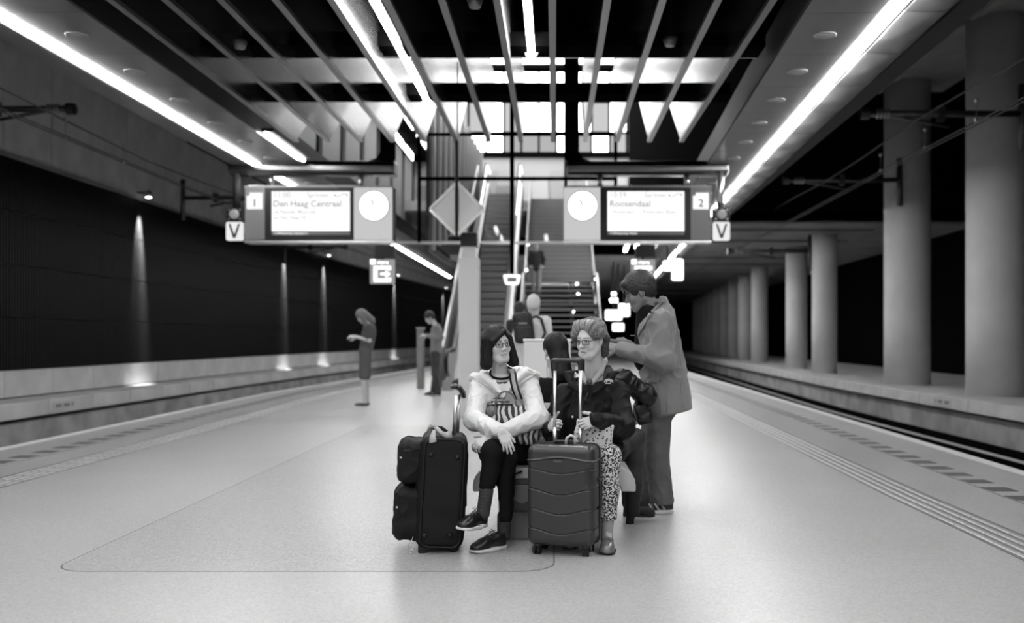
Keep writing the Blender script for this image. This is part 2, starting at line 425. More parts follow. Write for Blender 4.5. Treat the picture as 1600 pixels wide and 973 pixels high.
# ---- side soffits: panels one by one, downlights, light lines
sof_l = sweep('ceiling_soffit_left', lambda y: [(-4.32, ZS + .02), (-4.32, ZS + .4), (-5.62, ZS + .4), (-5.62, ZS + .02)], M_fascia, ys=[-30, 0, 30, 62], kind='structure')
sof_r = sweep('ceiling_soffit_right', lambda y: [(XLt(y) - .82, ZS + .02), (XLt(y) + .42, ZS + .02), (XLt(y) + .42, ZS + .4), (XLt(y) - .82, ZS + .4)], M_fascia, ys=[-30, 0, 30, 62], kind='structure')
pan_l = pan_r = dl = None
def disc():
    return MB().lathe([(.112, 0), (.112, -.012), (.098, -.018), (.092, -.008)], (0, 0, 0), n=20)
M_disc = mat('downlight_disc', 0.42, 0.4, metal=.3)
k = 0; y = -6.3
while y < 60:
    xr = XLt(y)
    if pan_l is None:
        pan_l = MB().box(-5.02, -4.33, -.668, .668, ZS, ZS + .03).build('soffit_panel', M_soffit, sof_l); pan_l.location = (0, y, 0)
        pl_o = MB().box(-5.60, -5.27, -.668, .668, ZS, ZS + .03).build('soffit_panel', M_soffit, sof_l); pl_o.location = (0, y, 0)
        pan_r = MB().box(-.80, -.12, -.668, .668, ZS, ZS + .03).build('soffit_panel', M_soffit, sof_r); pan_r.location = (xr, y, 0); pan_r.rotation_euler = (0, 0, -.045)
        P = [(.12, 0), (.40, 0)] + [(.40 + .30 * math.sin(a), .30 - .30 * math.cos(a)) for a in np.linspace(.2, 1.35, 7)] + [(.62, .34), (.4, .06), (.12, .06)]
        pr_o = MB().prism(P, lambda u, v, w: (u, w, ZS + v), -.668, .668).build('bullnose_panel', M_soffit, sof_r, True); pr_o.location = (xr, y, 0); pr_o.rotation_euler = (0, 0, -.045)
        dl = disc().build('downlight', M_disc, sof_l, True); dl.location = (-4.72, y, ZS)
        copy_part(dl, sof_r, (xr - .46, y, ZS))
    else:
        copy_part(pan_l, sof_l, (0, y, 0)); copy_part(pl_o, sof_l, (0, y, 0))
        copy_part(pan_r, sof_r, (xr, y, 0)); copy_part(pr_o, sof_r, (xr, y, 0))
        if y < 40: copy_part(dl, sof_l, (-4.72, y, ZS)); copy_part(dl, sof_r, (xr - .46, y, ZS))
    y += 1.345
def strip(nm, f, y0, y1, label, w=.052, z=ZS + .015):
    t = empty(nm, (f(y0), y0, z), label, 'ceiling light', 'line lights')
    MB().hexa([(f(y0) - .12, y0, z), (f(y0) + .12, y0, z), (f(y1) + .12, y1, z), (f(y1) - .12, y1, z),
               (f(y0) - .12, y0, z + .05), (f(y0) + .12, y0, z + .05), (f(y1) + .12, y1, z + .05), (f(y1) - .12, y1, z + .05)]).build('channel', M_fascia, t)
    y = y0
    while y < y1 - .1:
        a, b = y + .012, min(y + 2.6, y1) - .012
        MB().hexa([(f(a) - w, a, z - .035), (f(a) + w, a, z - .035), (f(b) + w, b, z - .035), (f(b) - w, b, z - .035),
                   (f(a) - w, a, z - .001), (f(a) + w, a, z - .001), (f(b) + w, b, z - .001), (f(b) - w, b, z - .001)]).build('tube', E_strip, t)
        y += 2.6
strip('line_light', lambda y: -5.145, -29.5, 49, 'long white line light running under the left soffit')
strip('line_light', XLt, -29.5, 50, 'long white line light running under the right soffit')
strip('line_light', lambda y: -4.27, 14.7, 17.0, 'short white glowing strip beside the left soffit edge above the track 1 beam', .018, ZS + .05)  # short glowing strip along the bright streak by the soffit

# ---- middle ceiling: glossy fins hung below black beams
ceil_m = MB().box(-4.3, XLt(0) - .4, -30, 14.9, 5.62, 5.9).build('ceiling', M_beam, kind='structure')
FX = [-3.95 + .4915 * i for i in range(13)]
fin = edg = None
for x in FX:
    if fin is None:
        # side profile (y, z): slanted far end
        P = [(-28, ZS + .03), (15.2, ZS + .03), (17.1, ZS + 1.15), (17.1, ZS + 1.3), (-28, ZS + 1.3)]
        fin = MB().prism(P, lambda u, v, w: (w, u, v), -.022, .022).build('slat', M_fin, ceil_m)
        edg = MB().box(-.034, .034, -28, 15.25, ZS, ZS + .045).build('slat_edge', M_fin_edge, ceil_m)
        fin.location = edg.location = (x, 0, 0)
    else:
        for o in (fin, edg): copy_part(o, ceil_m, (x, 0, 0))
for y in (-3.2, 0.1, 3.3, 6.6, 8.8, 11.05, 13.25):
    MB().box(-4.25, 2.35, y, y + .42, ZS + .24, ZS + .40).build('cross_beam', M_beam, ceil_m)
MB().box(-4.25, 2.35, 11.46, 11.48, ZS + .225, ZS + .245).build('beam_flange', M_steel, ceil_m)
# round sensor cans hanging between the fins
for (px, py, d) in ((375, 76, 10.4), (1047, 72, 10.4), (742, 12, 9.0)):
    p = W(px, py, d)
    MB().lathe([(.05, .0), (.075, .07), (.06, .10), (.012, .11), (.012, .8)], p, n=14).build('hanging_spot', M_fin_edge, None, True, tuple(p),
        label={375: 'small can spotlight hanging between the left ceiling slats', 1047: 'small disc spotlight hanging between the right ceiling slats', 742: 'small spotlight between the middle ceiling slats'}[px], cat='spotlight', group='hanging spots')
for x, yend, lab in ((-1.735, 13.6, 'bright fluorescent tube between the ceiling slats, left of the diamond sign rod'), (-.26, 11.3, 'bright fluorescent tube between the ceiling slats above the stairs')):
    t = empty('tube_light', (x, 2, ZS + .25), lab, 'ceiling light', 'tubes between the slats')
    MB().tube([(x, -28.0, ZS + .25), (x, yend, ZS + .25)], .04, 10).build('tube', E_fin, t, True)
    MB().lathe([(.075, 0), (.075, .015), (.045, .02)], (x, yend, ZS + .25), axis=(0, 1, 0), n=14).build('end_cap', M_white, t)
    MB().box(x - .03, x + .03, -28.0, yend, ZS + .30, ZS + .36).build('holder', M_fin_edge, t)

# ------------------------------------------------------------------ stair hall beyond the ceiling: side walls, glazing, upper floor
SW = -6.0
hall_l = MB().box(-6.5, -6.3, 17.6, 44, ZS + .45, 13.5).build('wall_hall_left', M_black, kind='structure')
M_hallpan = mat('hall_panel', 0.22, 0.6)
for i in range(9):
    y = 17.8 + 2.9 * i
    MB().hexa([(-6.3, y, ZS + .45), (-6.2, y, ZS + .45), (-6.2, y + 2.15, ZS + .45), (-6.3, y + 2.15, ZS + .45),
               (-6.3, y + .7, 13.4), (-6.2, y + .7, 13.4), (-6.2, y + 2.85, 13.4), (-6.3, y + 2.85, 13.4)]).build('wall_panel', M_hallpan, hall_l)
hall_r = MB().box(3.3, 3.5, 17.0, 44, 4.75, 13.5).build('wall_hall_right', M_black, kind='structure')
MB().box(-6.5, 3.5, 14.9, 46, 13.5, 13.8).build('ceiling_hall', M_beam, kind='structure')
MB().box(-6.5, 3.5, 14.9, 15.1, 5.9, 13.5).build('wall_hall_front', M_black, kind='structure')
up = MB().box(-6.4, 3.4, 41.2, 52, 6.55, 6.95).build('floor_upper', M_lgrey, kind='structure')
ceil_f = MB().box(-5.6, XLt(50) - .5, 41.2, 80, 4.5, 4.7).build('ceiling_far', M_conc_d, kind='structure')
# glazed end wall of the hall: bright daylight panes between dark mullions
E_day = emis('daylit_pane', L_HALL)
conc = MB().box(-6.4, 3.4, 45.4, 45.7, 6.9, 9.7).build('wall_concourse', mat('concourse_wall', .55, .5), kind='structure')
for k in range(8):
    x = -6.2 + 1.2 * k
    MB().box(x, x + 1.12, 45.3, 45.4, 7.0, 8.2 + .35 * (k % 3)).build('wall_panel', mat('concourse_panel%d' % (k % 3), (.35, .7, .5)[k % 3], .3), conc)
random.seed(11)
E_dim, E_faint = emis('dim_pane', .55), emis('dark_pane', .12)   # weaker glow levels, mixed at random to break up the even white
PANES = [[E_day, E_day, E_dim], [E_day, E_day, E_day, E_dim], [E_day]]
win = MB().box(-6.4, 3.4, 45.2, 45.5, 9.5, 9.7).build('window_1', M_beam, kind='structure')
xs = np.linspace(-6.3, 3.3, 13); zs = [9.7, 10.6, 12.0, 13.4]
for i in range(12):
    for j in range(3):
        MB().box(xs[i] + .05, xs[i + 1] - .05, 45.3, 45.33, zs[j] + .05, zs[j + 1] - .05).build('window_pane', random.choice(PANES[j]), win)
for x in xs: MB().box(x - .05, x + .05, 45.2, 45.4, 9.7, 13.5).build('mullion', M_beam, win)
for z in zs[1:]: MB().box(-6.4, 3.4, 45.2, 45.4, z - .05, z + .05).build('transom', M_beam, win)
# added skylight panes, put in to light the stairs and concourse below
fill_win = MB().box(-6.4, 3.4, 20.0, 20.2, 13.3, 13.5).build('window_fill', M_beam, kind='structure')
E_fillsky = emis('fill_skylight_pane', 5.0)
for i in range(4):
    for j in range(6):
        MB().box(-6.2 + 2.4 * i, -3.95 + 2.4 * i, 20.4 + 4.0 * j, 24.2 + 4.0 * j, 13.44, 13.48).build('window_pane', random.choice([E_fillsky, E_fillsky, E_faint]), fill_win)
# panes beside the hall on the left
win2 = MB().box(-6.28, -6.18, 30, 44, 8.9, 9.0).build('window_2', M_beam, kind='structure')
for i in range(5):
    y = 30.2 + 2.75 * i
    MB().box(-6.19, -6.16, y, y + 2.2, 9.0, 12.4).build('window_pane', E_day, win2)

# ------------------------------------------------------------------ stairs and escalator
M_tread = mat('stair_tread', 0.22, 0.4, var=.1)
M_riser = mat('stair_riser', 0.17, 0.5)
M_dwall = mat('dark_wall', .02, .5)
E_led = emis('balustrade_led', 7.0)
M_esc = mat('escalator_step', 0.22, 0.4, metal=.3)
st = empty('staircase', (0.2, 27, 0), 'wide open-riser staircase climbing to the upper hall', 'staircase')
def zst(y):   # stair height over y
    return float(np.interp(y, [27, 31.2, 32.8, 41.2], [0, 2.35, 2.35, 6.9]))
n1, n2 = 13, 25
for k in range(1, n1 + 1):
    y = 27 + (k - 1) * 4.2 / n1; z = 2.35 * k / n1
    MB().box(-1.0, 1.35, y, y + .36, z - .05, z).build('tread', M_tread, st)
MB().box(-1.0, 1.35, 31.2, 32.8, 2.2, 2.35).build('landing', M_tread, st)
for k in range(1, n2 + 1):
    y = 32.8 + (k - 1) * 8.4 / n2; z = 2.35 + 4.55 * k / n2
    MB().box(-1.0, 1.35, y, y + .37, z - .05, z).build('tread', M_tread, st)
    if k > 4: MB().box(-1.0, 1.35, y + .33, y + .36, z - .02, z + .14).build('riser', M_riser, st)
for x in (-1.03, 1.36, .55):
    b = MB()
    for (a, c) in ((27, 31.2), (31.2, 32.8), (32.8, 41.2)):
        b.hexa([(x - .03, a, zst(a) - .34), (x + .03, a, zst(a) - .34), (x + .03, c, zst(c) - .34), (x - .03, c, zst(c) - .34),
                (x - .03, a, zst(a) - .06), (x + .03, a, zst(a) - .06), (x + .03, c, zst(c) - .06), (x - .03, c, zst(c) - .06)])
    b.build('stringer', M_steel, st)
for x in (-.98, 1.33):
    MB().tube([(x, 27, .95), (x, 31.2, 3.3), (x, 32.8, 3.3), (x, 41.2, 7.85), (x, 42.4, 7.85)], .03, 8).build('handrail', M_steel, st, True)
    for y in (27.1, 29.1, 31.2, 32.8, 34.9, 37, 39.1, 41.2):
        MB().tube([(x, y, zst(y) - .1), (x, y, zst(y) + .93)], .022, 6).build('baluster', M_steel, st)
    b = MB()
    for (a, c) in ((27.1, 31.1), (32.9, 41.1)):
        b.hexa([(x - .006, a, zst(a) + .08), (x + .006, a, zst(a) + .08), (x + .006, c, zst(c) + .08), (x - .006, c, zst(c) + .08),
                (x - .006, a, zst(a) + .85), (x + .006, a, zst(a) + .85), (x + .006, c, zst(c) + .85), (x - .006, c, zst(c) + .85)])
    b.build('balustrade_pane', M_pane, st)

for y, x, dz in ((28.2, -.96, .35), (29.9, -.96, .4), (34.2, -.96, .5), (36.4, -.96, .4), (29.0, .75, .12), (33.3, .8, .12), (34.0, .78, .12), (37.0, 1.3, .5)):
    if True:
        MB().lathe([(.02, .03), (.035, .02), (.04, 0), (.02, -.02)], (x, y, zst(y) + dz), axis=(0, -1, 0), n=10).build('step_light', emis('far_lamp', 9.0), st, True)
es = empty('escalator', (-1.95, 24, 0), 'escalator with pale balustrades beside the staircase', 'escalator')
def zes(y): return float(np.interp(y, [24, 25.6, 37.6, 39.5], [0.02, .02, 6.9, 6.9]))
for k in range(30):
    y = 25.4 + .41 * k; z = .05 + .235 * k
    if z > 6.8: break
    MB().box(-2.42, -1.48, y, y + .42, z - .18, z).build('step', M_esc, es)
    MB().box(-2.42, -1.48, y - .004, y, z - .02, z).build('step_nosing', M_steel, es)
for x in (-2.58, -1.32):
    b = MB(); ysx = [24, 25.6, 37.6, 39.5]
    for a, c in zip(ysx[:-1], ysx[1:]):
        b.hexa([(x - .12, a, zes(a) - .5), (x + .12, a, zes(a) - .5), (x + .12, c, zes(c) - .5), (x - .12, c, zes(c) - .5),
                (x - .12, a, zes(a) + .22), (x + .12, a, zes(a) + .22), (x + .12, c, zes(c) + .22), (x - .12, c, zes(c) + .22)])
    b.build('skirt', M_steel, es)
    b = MB()
    for a, c in zip(ysx[:-1], ysx[1:]):
        b.hexa([(x - .03, a, zes(a) + .2), (x + .03, a, zes(a) + .2), (x + .03, c, zes(c) + .2), (x - .03, c, zes(c) + .2),
                (x - .03, a, zes(a) + .9), (x + .03, a, zes(a) + .9), (x + .03, c, zes(c) + .9), (x - .03, c, zes(c) + .9)])
    b.build('balustrade', M_lgrey, es)
    pth = [(x, 24.1, .35), (x, 23.75, .5), (x, 23.7, .75), (x, 23.95, .95)] + [(x, y, zes(y) + .95) for y in (24.6, 25.6, 31, 37.6, 39.5)]
    MB().tube(pth, .05, 8).build('handrail', M_black_p, es, True)
    MB().tube([(x + .04, y, zes(y) + .88) for y in (33.5, 37.6, 39.3)], .025, 6).build('light_strip', E_led, es, True)
und = MB().hexa([(-2.6, 26, -.1), (-1.3, 26, -.1), (-1.3, 37.6, 6.3), (-2.6, 37.6, 6.3), (-2.6, 26, .0), (-1.3, 26, .0), (-1.3, 37.6, 6.5), (-2.6, 37.6, 6.5)]); und.build('truss', M_fascia, es)
# second escalator in shade to the left, only its outer flank shows
es2 = empty('escalator', (-3.6, 24.5, 0), 'far escalator flank left of the pale escalator, behind the square pillar', 'escalator')
for x in (-2.95,):
    b = MB()
    for a, c in ((25.0, 26.4), (26.4, 38.4)):
        za = zes(a - .8); zc = zes(c - .8)
        b.hexa([(x - .06, a, za - .3), (x + .06, a, za - .3), (x + .06, c, zc - .3), (x - .06, c, zc - .3), (x - .06, a, za + .95), (x + .06, a, za + .95), (x + .06, c, zc + .95), (x - .06, c, zc + .95)])
    b.build('flank', M_mgrey, es2)
    MB().tube([(x, 24.9, .95)] + [(x, y, zes(y - .8) + 1.0) for y in (26.4, 38.4)], .05, 8).build('handrail', M_steel, es2, True)

# dark louvred wall along the left of the escalators
wl = MB().hexa([(-3.3, 25.6, 3.5), (-3.22, 25.6, 3.5), (-3.22, 44.5, 7.0), (-3.3, 44.5, 7.0), (-3.3, 25.6, 8.4), (-3.22, 25.6, 8.4), (-3.22, 44.5, 9.4), (-3.3, 44.5, 9.4)]).build('wall_escalator', M_dwall, kind='structure')
for k in range(13):
    y = 26.0 + 1.45 * k; z0 = 3.5 + (y - 25.6) * .185; z1 = 8.4 + (y - 25.6) * .053
    MB().box(-3.2, -3.12, y, y + .16, z0, z1).build('louvre', M_lgrey, wl)
# smoke screen of clear panes hung before the stairs
sc_d = 21.0
scr = empty('glass_screen', W(800, 378, sc_d), 'hanging clear glass screen with black frame before the stairs', 'glass screen')
def spt(px, py): return W(px, py, sc_d)
for px in (655, 800, 884, 962):
    a, b_ = spt(px, 379), spt(px, 60)
    w = .035 if px != 800 else .045
    MB().box(a[0] - w, a[0] + w, sc_d - .03, sc_d + .03, a[2] if px != 800 else spt(800, 432)[2], b_[2]).build('mullion', M_beam, scr)
for py, m_, hh in ((210, M_beam, .03), (279, M_beam, .035), (379, M_alu, .03)):
    a, b_ = spt(618 if py == 379 else 655, py), spt(962, py)
    MB().box(a[0], b_[0], sc_d - .025, sc_d + .025, a[2] - hh, a[2] + hh).build('transom', m_, scr)
for a_, b_ in ((655, 800), (800, 884), (884, 962)):
    for t_, u_ in ((210, 279), (279, 379)):
        p, q = spt(a_ + 2, u_ - 2), spt(b_ - 2, t_ + 2)
        MB().box(p[0], q[0], sc_d - .006, sc_d + .006, p[2], q[2]).build('pane', M_pane, scr)
for px in (655, 962):
    a = spt(px, 62); MB().tube([a, (a[0], a[1], 13.5)], .02, 6).build('hanger', M_beam, scr)
# emergency exit lamp hung from the screen
p = W(800, 437, sc_d)
el = empty('emergency_lamp', p, 'small white emergency lamp hanging from the glass screen post', 'lamp')
MB().prism([(-.19, .11), (.19, .11), (.14, -.10), (-.14, -.10)], lambda u, v, w: (p[0] + u, p[1] + w, p[2] + v), -.06, .06).build('housing', emis('lamp_shell', 1.6), el, bevel=.03)
MB().box(p[0] - .10, p[0] + .10, p[1] - .075, p[1] - .06, p[2] - .05, p[2] + .05).build('diffuser', M_lgrey, el)

# ------------------------------------------------------------------ text helper
def text_part(body, size, loc, mat_, parent, align='LEFT', ext=.002, stretch=1.0, name='lettering', bold=.012):
    if ' ' in body and align == 'LEFT':      # one part per word
        def wid(t_):
            c_ = bpy.data.curves.new('txt', 'FONT'); c_.body = t_; c_.size = size; o_ = bpy.data.objects.new('txt', c_); COL.objects.link(o_)
            bpy.context.view_layer.update(); w_ = o_.dimensions[0]; bpy.data.objects.remove(o_); return w_
        pre = ''
        for wd_ in body.split(' '):
            off = 0.0 if not pre else wid(pre + 'x') - wid('x')
            text_part(wd_, size, (loc[0] + off * stretch, loc[1], loc[2]), mat_, parent, 'LEFT', ext, stretch, name, bold); pre += wd_ + ' '
        return None
    cu = bpy.data.curves.new('txt', 'FONT'); cu.body = body; cu.size = size; cu.align_x = align; cu.extrude = ext; cu.offset = size * bold; cu.resolution_u = 3
    tmp = bpy.data.objects.new('txt', cu); COL.objects.link(tmp)
    dg = bpy.context.evaluated_depsgraph_get(); me = bpy.data.meshes.new_from_object(tmp.evaluated_get(dg))
    bpy.data.objects.remove(tmp)
    n = len(me.vertices); co = np.zeros(n * 3, np.float32); me.vertices.foreach_get('co', co); co = co.reshape(-1, 3)
    V = np.stack([co[:, 0] * stretch, -co[:, 2], co[:, 1]], 1) + np.array(loc, float) - wloc(parent)
    me.vertices.foreach_set('co', V.astype(np.float32).ravel()); me.materials.clear(); me.materials.append(mat_); me.update()
    o = bpy.data.objects.new(name, me); return add_obj(o, parent)

E_scr = emis('screen_white', 1.05)
E_clock = emis('clock_white', 2.2)
E_txt = emis('screen_text', 0.30)
E_txt2 = emis('screen_text_faint', 0.50)
E_tick = emis('ticker_text', 0.9)
M_txt = mat('sign_black', 0.015, 0.5)
M_signw = mat('sign_white', 0.75, 0.4)
DS = 17.3; S = F_PX / DS
def sx(px): return (px - VX) / S
def sz(py): return CAM_H - (py - VY) / S
def display(flip, x, lab, num, rows, ticker):
    """x: dict of pixel columns; the case hangs from a dark chrome beam"""
    d = DS
    t = empty('departure_display', (sx((x['a'] + x['d']) / 2), d, sz(376)), lab, 'display', 'departure displays')
    MB().box(sx(x['a']), sx(x['d']), d + .01, d + .32, sz(376), sz(292)).build('case', M_fascia, t)
    c0, c1 = x['clock']; n0, n1 = x['num']; s0, s1 = x['scr']
    MB().box(sx(c0), sx(c1), d - .02, d + .02, sz(375), sz(293)).build('clock_panel', emis('clock_panel_glow', .52), t, bevel=.01)  # panel face given a faint even glow
    MB().box(sx(n0), sx(n1), d - .015, d + .02, sz(375), sz(293)).build('number_panel', mat('number_panel', .16, .4), t)
    MB().box(sx(s0), sx(s1), d - .015, d + .02, sz(375), sz(293)).build('screen_frame', M_black_p, t)
    a, b = x['lcd']
    MB().box(sx(a), sx(b), d - .02, d - .012, sz(361), sz(299)).build('screen', E_scr, t)
    MB().box(sx(a), sx(b), d - .02, d - .012, sz(367), sz(361.2)).build('ticker', mat('ticker_grey', .16, .4), t)
    for (s, size, px, py, al, m_) in rows:
        text_part(s, size, (sx(px), d - .024, sz(py)), m_, t, al)
    text_part(ticker, .058, (sx(a + 3), d - .024, sz(366.3)), E_tick, t)
    # railway arrows mark beside the train type
    cx, cz = sx(b - 14), sz(305)
    for s in (1, -1):
        MB().tube([(cx + s * .10, d - .022, cz - s * .0), (cx + s * .06, d - .022, cz + s * .035), (cx, d - .022, cz + s * .0), (cx - s * .05, d - .022, cz - s * .03)], .007, 5).build('arrow_mark', E_txt, t)
        MB().prism([(cx + s * .10, cz - .03), (cx + s * .13, cz), (cx + s * .10, cz + .03)], lambda u, v, w: (u, w, v), d - .025, d - .021).build('arrow_mark', E_txt, t)
    cxk = sx(x['ck']); ckz = sz(322)
    MB().lathe([(.265, 0), (.265, .03), (.25, .035)], (cxk, d - .02, ckz), axis=(0, -1, 0), n=40).build('clock_rim', M_lgrey, t)
    ck = MB().lathe([(.25, 0), (.25, .012)], (cxk, d - .046, ckz), axis=(0, -1, 0), n=40).build('clock_face', E_clock, t)
    for ang, ln, w in ((-18, .13, .012), (160, .06, .010), (-25, .11, .009)):
        r = math.radians(ang); e = np.array([math.sin(r), 0, math.cos(r)])
        MB().box(-w, w, -.003, .003, 0, ln, R=roty(r), c=(cxk, d - .064, ckz)).build('clock_hand', M_txt, ck)
    nx = (n0 + n1) / 2
    MB().prism([(sx(nx - 12.5), sz(327)), (sx(nx + 12), sz(327)), (sx(nx + 12), sz(301.5)), (sx(nx - 8), sz(301.5)), (sx(nx - 8), sz(306)), (sx(nx - 12.5), sz(306))],
               lambda u, v, w: (u, w, v), d - .022, d - .014).build('number_plate', emis('number_white', 1.0), t)
    text_part(num, .19, (sx(nx), d - .026, sz(323)), M_txt, t, 'CENTER')
    # fringe of small spikes on top
    b_ = MB()
    for k in range(46):
        xx = sx(x['a'] + 4) + k * (sx(x['d']) - sx(x['a']) - .1) / 46
        b_.hexa([(xx, d + .02, sz(292)), (xx + .03, d + .02, sz(292)), (xx + .03, d + .2, sz(292)), (xx, d + .2, sz(292)),
                 (xx + .01, d + .02, sz(288)), (xx + .02, d + .02, sz(288)), (xx + .02, d + .2, sz(288)), (xx + .01, d + .2, sz(288))])
    o = b_.build('bird_spikes', M_mgrey, t); o['kind'] = 'stuff'
    MB().box(sx(x['a'] - 1), sx(x['d'] + 1), d - .03, d + .34, sz(379), sz(376)).build('bottom_trim', M_alu, t)
    MB().box(sx(x['a'] - 1), sx(x['d'] + 1), d - .03, d + .34, sz(293), sz(291)).build('top_trim', M_mgrey, t)
    for hx in x['hang']:
        MB().tube([(sx(hx), d + .16, sz(292)), (sx(hx), d + .16, sz(270))], .05, 10).build('hanger', M_steel, t, True)
    return t
display(0, dict(a=383, d=614, clock=(553, 613), num=(383, 414), scr=(414, 553), lcd=(425, 547), ck=585, hang=(420, 562)),
        'departure display with clock for track 1 reading Den Haag Centraal', '1',
        [('11:00', .135, 428, 309, 'LEFT', E_txt2), ('Sprinter', .12, 515, 308.5, 'RIGHT', E_txt2), ('Den Haag Centraal', .155, 427, 323, 'LEFT', E_txt),
         ('via Rijswijk, Moerwijk', .085, 428, 333.5, 'LEFT', E_txt2), ('en Den Haag HS', .085, 428, 342.5, 'LEFT', E_txt2)], '11:04 Intercity Lelystad C.')
display(1, dict(a=881, d=1111, clock=(881, 938), num=(1079, 1111), scr=(938, 1079), lcd=(949, 1069), ck=910, hang=(938, 1075)),
        'departure display with clock for track 2 reading Roosendaal', '2',
        [('10:59', .135, 952, 309, 'LEFT', E_txt2), ('Sprinter', .12, 1042, 308.5, 'RIGHT', E_txt2), ('Roosendaal', .155, 952, 323, 'LEFT', E_txt),
         ('Rotterdam C., Rotterdam Blaak', .085, 958, 333.5, 'LEFT', E_txt2)], '11:05 Intercity Venlo')
# beams with their posts
def beam(x0, x1, xp0, xp1, lab, bend):
    t = empty('sign_beam', (sx((xp0 + xp1) / 2), DS + .2, sz(262)), lab, 'beam', 'beams carrying the displays')
    P = [(DS - .06, sz(258)), (DS - .02, sz(251)), (DS + .34, sz(251)), (DS + .38, sz(258)), (DS + .34, sz(272)), (DS + .04, sz(273)), (DS - .05, sz(268))]
    b = MB().prism(P, lambda u, v, w: (w, u, v), sx(x0), sx(x1)); b.build('beam', M_chrome, t, bevel=.02)
    MB().box(sx(xp0), sx(xp1), DS + .02, DS + .33, sz(258), sz(70)).build('post', M_beam, t, bevel=.02)
    s = 1 if bend > 0 else -1; xe = sx(xp0) if s < 0 else sx(xp1)
    xe = sx(xp0 if bend < 0 else xp1)
    pts = [(xe, sz(251)), (xe + s * .22, sz(251)), (xe + s * .06, sz(246)), (xe, sz(236))]
    MB().prism(pts, lambda u, v, w: (u, w, v), DS + .04, DS + .31).build('gusset', M_beam, t)
    return t
beam(357, 617, 593, 614, 'dark chrome beam and post carrying the track 1 display', -1)
beam(885, 1138, 884, 905, 'dark chrome beam and post carrying the track 2 display', 1)
# V signs with the signal lamp box above
for px, lab, m_ in ((369, 'white V sign under a signal lamp left of the track 1 display', M_fascia), (1126, 'white V sign under a signal lamp right of the track 2 display', M_alu)):
    t = empty('departure_signal', (sx(px), DS, sz(376)), lab, 'sign', 'V signals')
    MB().prism(rrect(.29, .32, .035, 3, sx(px), sz(362)), lambda u, v, w: (u, w, v), DS - .1, DS - .04).build('plate', emis('v_plate', .78), t)
    MB().prism(rrect(.28, .235, .02, 2, sx(px), sz(336)), lambda u, v, w: (u, w, v), DS - .1, DS + .1).build('lamp_box', M_black_p, t)
    MB().lathe([(.085, 0), (.085, .03), (.07, .04)], (sx(px), DS - .1, sz(336)), axis=(0, -1, 0), n=20).build('lens', M_mgrey, t)
    for ax, az in ((-.1, .08), (.1, .08), (-.1, -.08), (.1, -.08)):
        MB().lathe([(.014, 0), (.01, .012)], (sx(px) + ax, DS - .1, sz(336) + az), axis=(0, -1, 0), n=8).build('bolt', M_alu, t)
    MB().prism([(-.10, .12), (-.065, .12), (0, -.065), (.065, .12), (.10, .12), (.022, -.125), (-.022, -.125)], lambda u, v, w: (sx(px) + u, w, sz(361.5) + v), DS - .104, DS - .099).build('lettering', M_txt, t)
    MB().tube([(sx(px), DS + .03, sz(326)), (sx(px), DS + .03, sz(270))], .06, 10).build('post', m_, t, True)

# ------------------------------------------------------------------ pillar with the diamond sign
pd = 15.8
def qx(px, d=pd): return (px - VX) / F_PX * d
def qz(py, d=pd): return CAM_H - (py - VY) / F_PX * d
t = empty('pillar', (qx(732), pd, 0), 'slim pale square pillar with dark head behind the white-jacketed woman', 'pillar')
MB().box(qx(716), qx(748), pd, pd + .32, 0, qz(402)).build('shaft', mat('pillar_pale', .66, .45), t, bevel=.015)
MB().box(qx(722), qx(742), pd + .05, pd + .27, qz(402), qz(384)).build('neck', M_white, t)
MB().box(qx(719), qx(745), pd, pd + .32, qz(384), qz(363)).build('head', M_black_p, t, bevel=.01)
dd = 15.2
t = empty('diamond_sign', (qx(714, dd), dd, qz(368, dd)), 'grey diamond-shaped sign with white frame hanging on a dark rod', 'sign')
c = np.array([qx(714, dd), dd, qz(327, dd)]); R_ = .385; M_frame = mat('frame_white', .9, .4)
MB().prism([(0, R_), (R_, 0), (0, -R_), (-R_, 0)], lambda u, v, w: (c[0] + u, c[1] + w, c[2] + v), -.02, .05).build('panel', M_mgrey2 if False else mat('diamond_grey', .62, .45), t)
fr = [(0, R_ + .02), (R_ + .02, 0), (0, -R_ - .02), (-R_ - .02, 0)]
for i in range(4):
    a, b = fr[i], fr[(i + 1) % 4]
    MB().tube([(c[0] + a[0], dd - .02, c[2] + a[1]), (c[0] + b[0], dd - .02, c[2] + b[1])], .027, 8).build('frame_bar', M_frame, t, True)
for s in (1, -1): MB().box(c[0] - .06, c[0] + .06, dd - .06, dd, c[2] + s * .36 - .03, c[2] + s * .36 + .03).build('clamp', M_signw, t)
MB().tube([(c[0], dd - .05, c[2] - .42), (c[0], dd - .05, ZS + 1.2)], .025, 8).build('rod', M_black_p, t, True)

